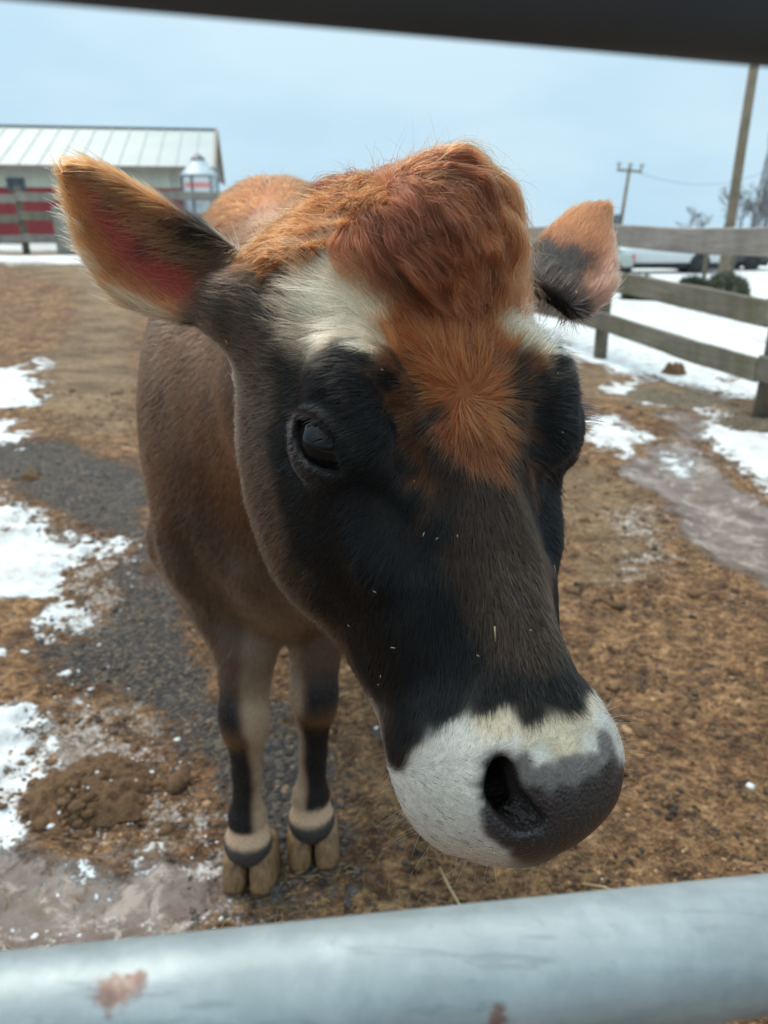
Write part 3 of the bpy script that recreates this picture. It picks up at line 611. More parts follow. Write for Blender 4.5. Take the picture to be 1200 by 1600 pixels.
# loose clods, snow crumbs, straw: nobody could count them
def scatter(name, n, fn, mat, szr, flat=.6, seed=1, snow=False):
    r = np.random.default_rng(seed)
    ico = bmesh.new(); bmesh.ops.create_icosphere(ico, subdivisions=1, radius=1); IV = np.array([v.co[:] for v in ico.verts]); IF = np.array([[v.index for v in f.verts] for f in ico.faces]); ico.free()
    P, SZ = fn(r, n); n = len(P); s = np.exp(r.normal(0, .45, n))*szr*SZ
    jit = 1+.35*r.uniform(-1, 1, (n, len(IV), 1)); sc3 = np.stack([s*r.uniform(.7, 1.3, n), s*r.uniform(.7, 1.3, n), s*flat*r.uniform(.6, 1.2, n)], -1)
    V = IV[None]*jit*sc3[:, None]; a = r.uniform(0, 6.3, n); ca, sa = np.cos(a)[:, None], np.sin(a)[:, None]
    V = np.stack([V[..., 0]*ca-V[..., 1]*sa, V[..., 0]*sa+V[..., 1]*ca, V[..., 2]], -1)+P[:, None]
    F = (IF[None]+(np.arange(n)*len(IV))[:, None, None]).reshape(-1, 3)
    o = link(name, mesh_np(name, V.reshape(-1, 3), F), mat); o['kind'] = 'stuff'; return o
HZ = hz.reshape(nx, ny)
def gz_np(x, y):
    i = np.clip(np.searchsorted(gx, x)-1, 0, nx-2); j = np.clip(np.searchsorted(gy, y)-1, 0, ny-2)
    fx = (x-gx[i])/(gx[i+1]-gx[i]); fy = (y-gy[j])/(gy[j+1]-gy[j])
    return (HZ[i, j]*(1-fx)*(1-fy)+HZ[i+1, j]*fx*(1-fy)+HZ[i, j+1]*(1-fx)*fy+HZ[i+1, j+1]*fx*fy)
def pos(r, n, keep):
    y = .85+5.2*r.uniform(0, 1, n)**1.7; x = r.uniform(-.62, .62, n)*(y+.7)
    m = keep(x, y, r); x, y = x[m], y[m]; return np.stack([x, y, gz_np(x, y)], -1), .7+.12*y
M_clod = simple('dirt_clod', (.14, .072, .034), .95, 0, .5, 60, .5, 120)
M_clodd = simple('dark_crumb', (.040, .026, .020), .95, 0, .5, 60); M_clodp = simple('pale_crumb', (.34, .20, .095), .95, 0, .4, 60)
M_peb = simple('gravel_stone', (.070, .060, .054), .9, 0, .6, 60)
M_snow = simple('snow_crumb', (.60, .61, .625), .8, 0, .06, 20)
nomud = lambda x, y: (zone('mud', x, y) < 0)
scatter('dark_crumbs', 9000, lambda r, n: pos(r, n, lambda x, y, q: nomud(x, y) & (zone('snow', x, y) < .1) & (vnoise(np.stack([x, y, 0*x], -1), .16, 75) > .05)), M_clodd, .0050, .7, 12)
scatter('pale_crumbs', 6000, lambda r, n: pos(r, n, lambda x, y, q: nomud(x, y) & (zone('snow', x, y) < .1) & (zone('gravel', x, y) < .1) & (vnoise(np.stack([x, y, 0*x], -1), .25, 76) > -.1)), M_clodp, .0042, .6, 13)
scatter('dirt_clods', 14000, lambda r, n: pos(r, n, lambda x, y, q: nomud(x, y) & (zone('snow', x, y) < .1) & (zone('gravel', x, y) < .1) & (vnoise(np.stack([x, y, 0*x], -1), .35, 71) > -.2)), M_clod, .0062, .7, 2)
scatter('dirt_lumps', 1800, lambda r, n: pos(r, n, lambda x, y, q: nomud(x, y) & (zone('snow', x, y) < .05) & (zone('gravel', x, y) < 0) & (vnoise(np.stack([x, y, 0*x], -1), .28, 77) > -.1)), M_dung, .0125, .55, 22)
scatter('gravel_stones', 11000, lambda r, n: pos(r, n, lambda x, y, q: (zone('gravel', x, y) > -.25) & (zone('snow', x, y) < .2)), M_peb, .0048, .7, 3)
scatter('snow_crumbs', 2600, lambda r, n: pos(r, n, lambda x, y, q: ((zone('snow', x, y) > -.45)|(zone('slush', x, y) > -.1)|(q.uniform(0, 1, len(x)) < .035)) & (vnoise(np.stack([x, y, 0*x], -1), .22, 72) > -.05)), M_snow, .0046, .40, 4)
def straw_mesh(name, P, L, wd, r):
    n = len(P); a = r.uniform(0, 2*np.pi, n); t_ = r.normal(0, .16, n)
    d = np.stack([np.cos(a)*np.cos(t_), np.sin(a)*np.cos(t_), np.sin(t_)], -1); sd_ = np.stack([-np.sin(a), np.cos(a), 0*a], -1)
    b = r.normal(0, .12, n)[:, None]*L[:, None]; up = np.array([0, 0, 1.]); w = wd[:, None]
    c0, c1, c2 = P-d*L[:, None]/2, P+sd_*b+up*.002, P+d*L[:, None]/2
    V = np.stack([c0-sd_*w, c0+sd_*w, c0+up*w*1.4, c1-sd_*w, c1+sd_*w, c1+up*w*1.4, c2-sd_*w*.7, c2+sd_*w*.7, c2+up*w], 1)
    q = np.array([[0, 1, 4, 3], [1, 2, 5, 4], [2, 0, 3, 5], [3, 4, 7, 6], [4, 5, 8, 7], [5, 3, 6, 8]])
    F = (q[None]+(np.arange(n)*9)[:, None, None]).reshape(-1, 4); return mesh_np(name, V.reshape(-1, 3), F)
def pile_pos(r, n):
    a = r.uniform(0, 6.283, n); rr = np.sqrt(r.uniform(0, 1, n))*1.12; x = -.69+rr*np.cos(a)*.155; y = 1.48+rr*np.sin(a)*.125
    return np.stack([x, y, gz_np(x, y)+np.clip(.044*(1-np.minimum(rr, 1)**2.6)-.010, -.004, 1)], -1), np.ones(n)
scatter('manure_clumps', 1300, pile_pos, M_dung, .0058, .75, 15)
scatter('snow_flecks', 40, lambda r, n: tuple([pile_pos(r, n)[0]+np.array([0, 0, .008]), np.ones(n)]), M_snow, .0030, .5, 16)
M_straw = simple('straw', (.30, .19, .085), .7, 0, .5, 30)
r_ = np.random.default_rng(9)
P_, _z = pos(r_, 15000, lambda x, y, q: (nomud(x, y) | (q.uniform(0, 1, len(x)) < .35)) & (zone('snow', x, y) < .15) & (vnoise(np.stack([x, y, 0*x], -1), .3, 73) > -.25))
o = link('loose_straw', straw_mesh('loose_straw', P_+np.array([0, 0, .004]), r_.uniform(.010, .050, len(P_))*r_.uniform(.4, 1, len(P_)), r_.uniform(.0005, .0011, len(P_)), r_), M_straw); o['kind'] = 'stuff'
M_strawp = simple('pale_straw', (.36, .26, .135), .65, 0, .25, 40)
def stalk(pts, rad, label):
    o = link('straw_stalk', from_bm('straw_stalk', tube_bm(pts, rad, 7)), M_strawp, None, True); return tag(o, label, 'straw')
def gpt(x, y, dz=.006): return (x, y, gz_np(np.array([x]), np.array([y]))[0]+dz)
stalk([gpt(-.225, 1.74), gpt(-.16, 1.80, .014), gpt(-.10, 1.85)], .0032, 'pale straw stalk lying between the two front legs')
stalk([gpt(.115, 1.235), gpt(.13, 1.18, .012), gpt(.155, 1.125)], .0028, 'bent straw stalk on the dirt below the muzzle')
stalk([gpt(.40, 1.19), gpt(.44, 1.175, .01), gpt(.465, 1.145)], .0026, 'short forked straw stalk just above the lower gate rail at right')

# ------------------------------------------------------------------ cow: shape as one distance field, meshed once
f32 = np.float32
RM=np.array([[0.88493, -0.2229, 0.40889], [0.45923, 0.56364, -0.68661], [-0.07743, 0.79538, 0.60115]])
TM=np.array([0.0495, 0.5786, 1.13])
def w2l(p): return (np.asarray(p)-TM)@RM
def l2w(p): return np.asarray(p)@RM.T+TM
def nrm(v):
    v=np.asarray(v,float); return v/np.maximum(np.linalg.norm(v,axis=-1,keepdims=True),1e-9)
def ramp(a,b,da,db,n):          # n+1 points whose spacing grows from da to db
    s=np.linspace(da,db,n); x=np.concatenate([[0],np.cumsum(s)]); return a+(b-a)*x/x[-1]
GX=np.concatenate([ramp(-.66,-.375,.014,.0035,33)[:-1],np.arange(-.375,.255,.0032),ramp(.2566,.32,.004,.012,8)])
GY=np.concatenate([np.arange(.295,.92,.0032),ramp(.92,2.75,.0035,.018,165)])
GZ=np.concatenate([ramp(-.02,.83,.0085,.0085,100)[:-1],np.arange(.83,1.37,.0032),ramp(1.3716,1.45,.004,.012,10)])
class Field:
    def __init__(s):
        s.D=np.full((len(GX),len(GY),len(GZ)),1.0,f32)
    def box(s,lo,hi):
        r=[]
        for g,a,b in zip((GX,GY,GZ),lo,hi):
            i=max(np.searchsorted(g,a)-1,0); j=min(np.searchsorted(g,b)+1,len(g)); r.append(slice(i,max(j,i)))
        return tuple(r)
    def op(s,fn,lo,hi,k=.01,mode='u',space='w',pad=.03):
        lo=np.asarray(lo,float)-pad-k;hi=np.asarray(hi,float)+pad+k
        if space=='l':
            c=np.array([[(lo,hi)[i][0],(lo,hi)[j][1],(lo,hi)[m][2]] for i in (0,1) for j in (0,1) for m in (0,1)])
            w=l2w(c);lo,hi=w.min(0),w.max(0)
        sl=s.box(lo,hi)
        x=GX[sl[0]].astype(f32)[:,None,None];y=GY[sl[1]].astype(f32)[None,:,None];z=GZ[sl[2]].astype(f32)[None,None,:]
        if x.size*y.size*z.size==0: return
        if space=='l':
            x=x-f32(TM[0]);y=y-f32(TM[1]);z=z-f32(TM[2])
            x,y,z=[(x*f32(RM[0,i])+y*f32(RM[1,i])+z*f32(RM[2,i])) for i in range(3)]
        d=fn(x,y,z).astype(f32); D=s.D[sl]
        if mode=='u': a,b=D,d
        else: a,b=-D,(d if mode=='s' else -d)          # s: subtract, i: intersect
        h=np.maximum(k-np.abs(a-b),0)/k; m=np.minimum(a,b)-h*h*(k*.25)
        s.D[sl]=m if mode=='u' else -m
    def ell(s,c,r,k=.02,mode='u',space='w',ax=None,mirror=False):
        c=np.asarray(c,float);r=np.asarray(r,float)
        A=np.eye(3) if ax is None else np.asarray(ax,float)   # rows = axes
        for sg in ((1,-1) if mirror else (1,)):
            cc=c*[sg,1,1]; AA=A*[sg,1,1]
            def fn(x,y,z,cc=cc,AA=AA):
                p=[x-cc[0],y-cc[1],z-cc[2]]
                q=[AA[i,0]*p[0]+AA[i,1]*p[1]+AA[i,2]*p[2] for i in range(3)] if ax is not None else p
                k0=np.sqrt(sum((q[i]/r[i])**2 for i in range(3)));k1=np.sqrt(sum((q[i]/r[i]**2)**2 for i in range(3)))
                return k0*(k0-1)/np.maximum(k1,1e-6)
            R_=r.max() if ax is not None else r
            s.op(fn,cc-R_,cc+R_,k,mode,space)
    def cap(s,pts,rad,k=.02,mode='u',space='w',sq=None,mirror=False):
        pts=np.asarray(pts,float)
        for sg in ((1,-1) if mirror else (1,)):
            P=pts*[sg,1,1]
            def fn(x,y,z,P=P):
                best=None
                for (a,b,ra,rb) in zip(P[:-1],P[1:],rad[:-1],rad[1:]):
                    ab=b-a;t=np.clip(((x-a[0])*ab[0]+(y-a[1])*ab[1]+(z-a[2])*ab[2])/max(ab@ab,1e-9),0,1)
                    dx,dy,dz=x-a[0]-t*ab[0],y-a[1]-t*ab[1],z-a[2]-t*ab[2]
                    if sq is not None: dx=dx*sq[0];dy=dy*sq[1];dz=dz*sq[2]
                    d=np.sqrt(dx*dx+dy*dy+dz*dz)-(ra+t*(rb-ra))
                    if best is None: best=d
                    else:
                        h=np.maximum(.012-np.abs(best-d),0)/.012; best=np.minimum(best,d)-h*h*.003
                return best
            r=max(rad)*(1 if sq is None else 1/min(sq))
            s.op(fn,P.min(0)-r,P.max(0)+r,k,mode,space)
    def sample(s,p):
        p=np.asarray(p);idx=[];fr=[]
        for i,g in enumerate((GX,GY,GZ)):
            j=np.clip(np.searchsorted(g,p[:,i])-1,0,len(g)-2);idx.append(j);fr.append(np.clip((p[:,i]-g[j])/(g[j+1]-g[j]),0,1))
        o=0
        for a in (0,1):
            for b in (0,1):
                for c in (0,1):
                    w=(fr[0] if a else 1-fr[0])*(fr[1] if b else 1-fr[1])*(fr[2] if c else 1-fr[2])
                    o=o+w*s.D[idx[0]+a,idx[1]+b,idx[2]+c]
        return o
    def grad(s,p,e=.004):
        g=np.stack([s.sample(p+np.eye(3)[i]*e)-s.sample(p-np.eye(3)[i]*e) for i in range(3)],-1)
        return nrm(g)
    def mesh(s):
        D=s.D;S=D<0
        # active cells
        a=np.zeros(tuple(n-1 for n in D.shape),np.int8)
        cnt=np.zeros(a.shape,np.int8)
        for i in (0,1):
            for j in (0,1):
                for k in (0,1): cnt+=S[i:i+a.shape[0],j:j+a.shape[1],k:k+a.shape[2]]
        I,J,K=np.nonzero((cnt>0)&(cnt<8)); n=len(I)
        vid=np.full(a.shape,-1,np.int32);vid[I,J,K]=np.arange(n)
        acc=np.zeros((n,3));num=np.zeros(n)
        cor=[(i,j,k) for i in (0,1) for j in (0,1) for k in (0,1)]
        val={c:D[I+c[0],J+c[1],K+c[2]].astype(float) for c in cor}
        for c in cor:
            for axis in range(3):
                if c[axis]: continue
                e=list(c);e[axis]=1;e=tuple(e)
                u,v=val[c],val[e];m=(u<0)!=(v<0);t=np.where(m,u/np.where(m,u-v,1),0)
                q=np.tile(np.array(c,float),(n,1));q[:,axis]=t
                acc+=q*m[:,None];num+=m
        q=acc/num[:,None]
        V=np.stack([GX[I]+q[:,0]*(GX[I+1]-GX[I]),GY[J]+q[:,1]*(GY[J+1]-GY[J]),GZ[K]+q[:,2]*(GZ[K+1]-GZ[K])],-1)
        F=[]
        for axis in range(3):
            o=[ax for ax in range(3) if ax!=axis]
            lo=[slice(None)]*3;hi=[slice(None)]*3;lo[axis]=slice(0,-1);hi[axis]=slice(1,None)
            m=S[tuple(lo)]!=S[tuple(hi)]
            ii=np.array(np.nonzero(m));
            ok=np.all([(ii[b]>0)&(ii[b]<D.shape[b]-1) for b in o],0);ii=ii[:,ok]
            qd=[]
            for da,db in ((0,0),(1,0),(1,1),(0,1)):
                jj=ii.copy();jj[o[0]]-=da;jj[o[1]]-=db;qd.append(vid[jj[0],jj[1],jj[2]])
            qd=np.stack(qd,-1)
            inside=S[ii[0],ii[1],ii[2]]
            flip=inside if axis!=1 else ~inside
            qd[flip]=qd[flip][:,::-1]
            F.append(qd)
        F=np.concatenate(F)[:,::-1]
        return V,F
STA=np.array([ # Y, Wtop, Wbot, zt, zb
 (.22,.030,.03,-.07,-.13),(.195,.055,.045,-.04,-.16),(.165,.075,.06,-.01,-.18),(.13,.088,.078,.010,-.195),(.08,.094,.09,.022,-.215),(.03,.098,.098,.0245,-.225),
 (-.027,.099,.104,.024,-.225),(-.08,.074,.106,.022,-.215),(-.13,.050,.100,.018,-.19),(-.18,.040,.086,.018,-.165),
 (-.22,.045,.078,.020,-.150),(-.26,.050,.070,.022,-.140),(-.285,.050,.066,.014,-.130),(-.31,.044,.058,-.006,-.118),(-.328,.030,.042,-.03,-.10),(-.338,.014,.02,-.05,-.08)])[::-1]
def smooth_interp(y,xp,fp):
    # Catmull-like: monotone-ish cubic through dense resample
    xs=np.linspace(xp[0],xp[-1],400);ys=np.interp(xs,xp,fp)
    kern=np.hanning(31);kern/=kern.sum();pad=np.pad(ys,15,mode='edge');ys=np.convolve(pad,kern,'valid')
    return np.interp(y,xs,ys)
def head_loft(x,y,z):
    w1,w0,zt,zb=[smooth_interp(y,STA[:,0],STA[:,i]).astype(f32) for i in (1,2,3,4)]
    zc=(zt+zb)/2;hh=(zt-zb)/2;zn=(z-zc)/hh
    t=np.clip(zn*.5+.5,0,1);t=t*t*(3-2*t)
    w=w0+(w1-w0)*t; w=w*(1-.25*np.clip(-zn-.3,0,1))
    n=np.where(z>zc,2.7+.9*np.clip((-y-.02)/.06,0,1),2.7)
    r=(np.abs(x/w)**n+np.abs(zn)**n+1e-9)**(1/n)
    d=(r-1)*np.minimum(w,hh)*.9
    end=np.maximum(y-.215,-.336-y)
    return np.maximum(d,end)
# ears: frame (a along, b across, c out of the opening) given by world points
def ear_fn(base,axis,side,L,outline,cup,th,twist=0,bend=0):
    a=nrm(axis);b=np.asarray(side,float);b=nrm(b-a*(b@a));c=np.cross(a,b)
    oy=np.array(outline)
    def fn(x,y,z):
        p=[x-base[0],y-base[1],z-base[2]]
        A,B,C=[(p[0]*v[0]+p[1]*v[1]+p[2]*v[2])/L for v in (a,b,c)]
        up=np.interp(A,oy[:,0],oy[:,1]);dn=np.interp(A,oy[:,0],oy[:,2])
        mid=(up+dn)/2;hw=(up-dn)/2
        bn=(B-mid)/np.maximum(hw,.02)
        c0=cup*(np.clip(bn,-1.3,1.3)**2)*np.clip(hw,.0,.4)*2+bend*A*A
        d1=np.abs(C-c0)-th*(1.25-.5*np.clip(A,0,1))
        d2=(np.abs(bn)-1)*np.maximum(hw,.02)
        d3=np.maximum(A-1.0,-.1-A)
        k=.07
        h=np.maximum(k-np.abs(d1-d2),0)/k;m=np.maximum(d1,d2)+h*h*k*.25
        return np.maximum(m,d3)*L*.8
    return fn
EAR_OUT=[(-.1,.30,-.24),(0,.34,-.30),(.15,.32,-.35),(.3,.285,-.39),(.45,.28,-.38),(.6,.26,-.315),(.75,.24,-.215),(.87,.20,-.125),(.95,.14,-.07),(1.0,.05,-.03),(1.05,.0,.0)]
EYE_C=np.array([.0942,-.0285,-.0190]);EYE_R=.0265
EYE_G=nrm([.80,-.14,.52])
def img_dir(du,dv):     # direction in the photographed picture plane -> head space
    P=np.radians(20.5)
    w=np.array([du,dv*-1*np.sin(P),-dv*np.cos(P)]); return nrm(w@RM)
_e=img_dir(70,62);_e[0]*=-1   # slit, given for the viewer's-left eye; stored for +X side
EYE_E=nrm(_e-EYE_G*(_e@EYE_G));EYE_F=np.cross(EYE_G,EYE_E)
if EYE_F[1]<0: EYE_F=-EYE_F
NOSTRIL=[(.042,-.268,-.004),(.0435,-.279,-.009),(.0395,-.290,-.010),(.0325,-.2985,-.010),(.024,-.303,-.008)]
def build(F=None):
    f=Field()
    # ---- trunk (world)
    bx=-.195
    f.ell((bx,1.62,.945),(.236,.48,.335),.10)
    f.ell((bx,2.10,.89),(.285,.50,.355),.15)
    f.ell((bx,2.50,.97),(.25,.24,.30),.12)
    f.cap([(bx,1.45,1.21),(bx,1.9,1.17),(bx,2.45,1.15)],[.10,.09,.10],.12)
    f.ell((bx,1.30,.83),(.19,.20,.31),.08)                       # brisket / chest
    for sx in (-1,1):
        f.ell((bx+sx*.13,1.36,.91),(.092,.18,.26),.07)
        f.ell((bx+sx*.118,1.235,.72),(.066,.080,.10),.06)           # shoulder
    f.cap([(-.35,1.135,.75),(-.311,1.125,.672),(-.270,1.135,.595),(-.215,1.13,.53)],[.010,.022,.026,.014],.07,'s')   # fold between arm and brisket
    f.cap([(-.300,1.105,1.04),(-.285,1.085,.94),(-.277,1.085,.845),(-.255,1.09,.765)],[.012,.020,.020,.010],.06,'s')
    # neck
    f.cap([(-.012,.78,1.085),(-.10,1.05,1.03),(bx+.03,1.36,.98)],[.105,.135,.21],.08,sq=(1.12,1,.86))
    f.cap([(-.02,.83,1.17),(-.14,1.15,1.18),(bx,1.5,1.20)],[.07,.075,.09],.08)
    # front legs
    for (kx,ky,kz),(hx,hy),s in (((-.258,1.20,.40),(-.271,1.215),-1),((-.134,1.262,.405),(-.150,1.275),1)):
        f.cap([(bx-.02+s*.12,1.33,.70),(kx+.006,ky+.03,.53),(kx,ky,kz+.015),(kx,ky,kz-.03)],[.105,.056,.041,.039],.03)
        f.cap([(kx,ky,kz-.02),(hx*.5+kx*.5,ky+.01,.26),(hx,hy,.145)],[.037,.026,.030],.02)
        f.cap([(hx,hy,.15),(hx,hy-.012,.085)],[.035,.036],.02)
        f.ell((hx,hy-.008,.098),(.047,.044,.034),.02)
        f.ell((kx,ky-.010,kz),(.041,.038,.048),.02)
    # hind legs
    for s in (-1,1):
        hx=bx+s*.13
        f.cap([(bx+s*.14,2.45,.85),(bx+s*.15,2.30,.66),(hx,2.58,.47),(hx,2.55,.40)],[.16,.10,.058,.052],.06)
        f.cap([(hx,2.57,.45),(hx,2.50,.27),(hx,2.47,.14),(hx,2.45,.085)],[.052,.036,.037,.043],.03)
    f.cap([(bx,2.72,1.08),(bx,2.735,.8),(bx,2.72,.5)],[.035,.025,.02],.02)
    # ---- head
    f.op(head_loft,(-.125,-.36,-.24),(.125,.22,.04),.05,'u','l',pad=.0)
    f.ell((.085,-.022,-.006),(.027,.046,.034),.028,space='l',mirror=True)            # orbit
    f.ell((.082,.012,.010),(.026,.026,.020),.03,space='l',mirror=True)               # brow
    f.ell((.080,-.03,-.115),(.036,.085,.085),.05,space='l',mirror=True)              # masseter
    f.ell((.054,-.110,-.055),(.020,.08,.030),.05,space='l',mirror=True)              # facial crest
    f.ell((0,.145,-.022),(.074,.052,.045),.05,space='l')                               # poll
    f.ell((.026,.143,.020),(.050,.048,.038),.03,space='l')                          # mound under the topknot
    f.ell((.042,-.268,-.055),(.032,.050,.060),.03,space='l',mirror=True)             # lip pads
    f.ell((0,-.296,-.026),(.044,.036,.042),.03,space='l')                            # nose pad
    f.ell((0,-.285,-.122),(.042,.042,.026),.02,space='l')                            # chin
    f.ell((.074,.080,-.030),(.032,.055,.040),.03,space='l',mirror=True)              # temple
    f.cap([(.088,.118,-.078),(.122,.126,-.090)],[.038,.028],.055,space='l',mirror=True)  # ear roots
    f.ell((.078,.055,-.125),(.028,.065,.075),.05,space='l',mirror=True)              # jaw angle
    # grooves
    f.cap([(.058,-.062,.026),(.050,-.088,.024),(.054,-.12,.014)],[.004,.007,.003],.03,'s','l',mirror=True)
    f.cap([(.0945,-.0675,.0045),(.0785,-.0817,-.0045),(.0665,-.1023,-.0060),(.0635,-.1243,-.0065)],[.004,.0085,.008,.004],.018,'s','l',mirror=True)   # tear trough
    f.ell((.0700,-.1000,-.034),(.020,.034,.016),.02,space='l',mirror=True)
    f.cap([(.0704,.0064,.0290),(.0500,-.0202,.0150),(.0435,-.0477,.0090),(.0440,-.0699,.0030)],[.004,.0045,.0045,.003],.014,'u','l',mirror=True)
    f.cap([(.0800,.0020,.0345),(.0610,-.0250,.0260),(.0550,-.0500,.0155),(.0545,-.0690,.0085)],[.003,.005,.0055,.004],.014,'s','l',mirror=True)  # brow crease
    f.cap([(.1200,-.0224,-.0562),(.1170,-.0429,-.0443),(.1110,-.0622,-.0215),(.0985,-.0699,-.0060),(.0860,-.0689,.0)],[.002,.0035,.0035,.003,.002],.008,'s','l',mirror=True)
    f.cap([(.1180,.0038,-.0450),(.1162,.0035,-.0210),(.1148,-.0105,.0125),(.1055,-.0290,.0225),(.1000,-.0470,.0188)],[.002,.003,.003,.003,.0015],.007,'s','l',mirror=True)  # fold under the eye
    # nostrils
    NR=[(-p[0],p[1],p[2]) for p in NOSTRIL]; NL=[(p[0]-.001,p[1]+.002,p[2]-.009) for p in NOSTRIL]   # the far nostril sits a little flatter
    f.cap(NOSTRIL,[.011,.0125,.012,.011,.008],.016,'u','l',mirror=True)
    f.cap([np.array(p)+[0,.0,.012] for p in NR],[.005,.0070,.0065,.006,.003],.013,'s','l')
    f.cap([np.array(p)+[0,.0,.004] for p in NL],[.004,.005,.005,.004,.003],.007,'s','l')
    f.cap([(NR[0]+np.array([0,0,.006])),(-.024,-.245,-.055)],[.0075,.011],.005,'s','l')
    f.cap([(NR[2]+np.array([0,0,.004])),(-.026,-.262,-.045)],[.0065,.010],.005,'s','l')
    f.cap([(NR[1]+np.array([0,0,.004])),(-.024,-.252,-.05)],[.0085,.011],.005,'s','l')
    # mouth line
    f.cap([(0,-.336,-.095),(.035,-.319,-.099),(.058,-.285,-.104),(.072,-.235,-.112)],[.004,.004,.004,.003],.008,'s','l',mirror=True)
    # eyelids
    for sg in (1,-1):
        c=EYE_C*[sg,1,1];g=EYE_G*[sg,1,1];e=EYE_E*[sg,1,1];v=EYE_F*[sg,1,1]
        f.ell(c+g*.002,(EYE_R+.0036,)*3,.016,space='l')
        def alm(x,y,z,c=c,g=g,e=e,v=v):
            p=[x-c[0],y-c[1],z-c[2]]
            E_,V_,G_=[p[0]*q[0]+p[1]*q[1]+p[2]*q[2] for q in (e,v,g)]
            hw=np.where(V_>-.001,.0150,.0128)*np.clip(1-(E_/.0290)**2,0,1)
            d=np.abs(V_+.001)-hw
            d=np.maximum(d*.8,np.abs(E_)-.0290)
            return np.maximum(d,.004-G_)
        f.op(alm,c-.045,c+.045,.003,'s','l',pad=0)
    # ears
    for b,a,sd,L,th,cup,bend,wd in EARS:
        fn=ear_fn(b,a,sd,L,[(q,r*wd[0],t*(wd[1]-wd[2]*max(q,0))) for q,r,t in EAR_OUT],cup,th,0,bend)
        b=np.array(b);tip=b+nrm(a)*L
        f.op(fn,np.minimum(b,tip)-.09,np.maximum(b,tip)+.09,.014,'u','w',pad=0)
    return f
EAR_L0, EAR_L1 = np.array([-.1458, .6875, 1.2043]), np.array([-.2568, .6770, 1.2903])
EAR_R0, EAR_R1 = np.array([.1548, .7490, 1.1974]), np.array([.2333, .8591, 1.2633])
EARS = [(EAR_L0, EAR_L1-EAR_L0, np.array([.0358, .0155, .0412]), float(np.linalg.norm(EAR_L1-EAR_L0))*1.02, .040, -.28, 0.0, (.66, 1.08, 0)),
        (EAR_R0, EAR_R1-EAR_R0, np.array([-.0552, .0320, .0286]), float(np.linalg.norm(EAR_R1-EAR_R0))*1.06, .042, -.13, 0.0, (.9, .96, .56))]
def ear_coord(base, axis, side, L, th, cup, bend, wd):
    a = nrm(axis); b = np.asarray(side, float); b = nrm(b-a*(b@a)); c = np.cross(a, b)
    oy = np.array([(q, r*wd[0], t*(wd[1]-wd[2]*max(q, 0))) for q, r, t in EAR_OUT]); fn0 = ear_fn(base, axis, side, L, oy, cup, th, 0, bend)
    def fn(p):
        d = p-base; A, B, C = d@a/L, d@b/L, d@c/L
        up = np.interp(A, oy[:, 0], oy[:, 1]); dn = np.interp(A, oy[:, 0], oy[:, 2]); hw = (up-dn)/2; bn = (B-(up+dn)/2)/np.maximum(hw, .02)
        c0 = cup*(np.clip(bn, -1.3, 1.3)**2)*np.clip(hw, 0, .4)*2+bend*A*A
        return A, bn, np.where(C < c0, 1, 0), np.abs(fn0(p[:, 0], p[:, 1], p[:, 2])), hw
    return fn, a, b, c
HAIRS = 420000
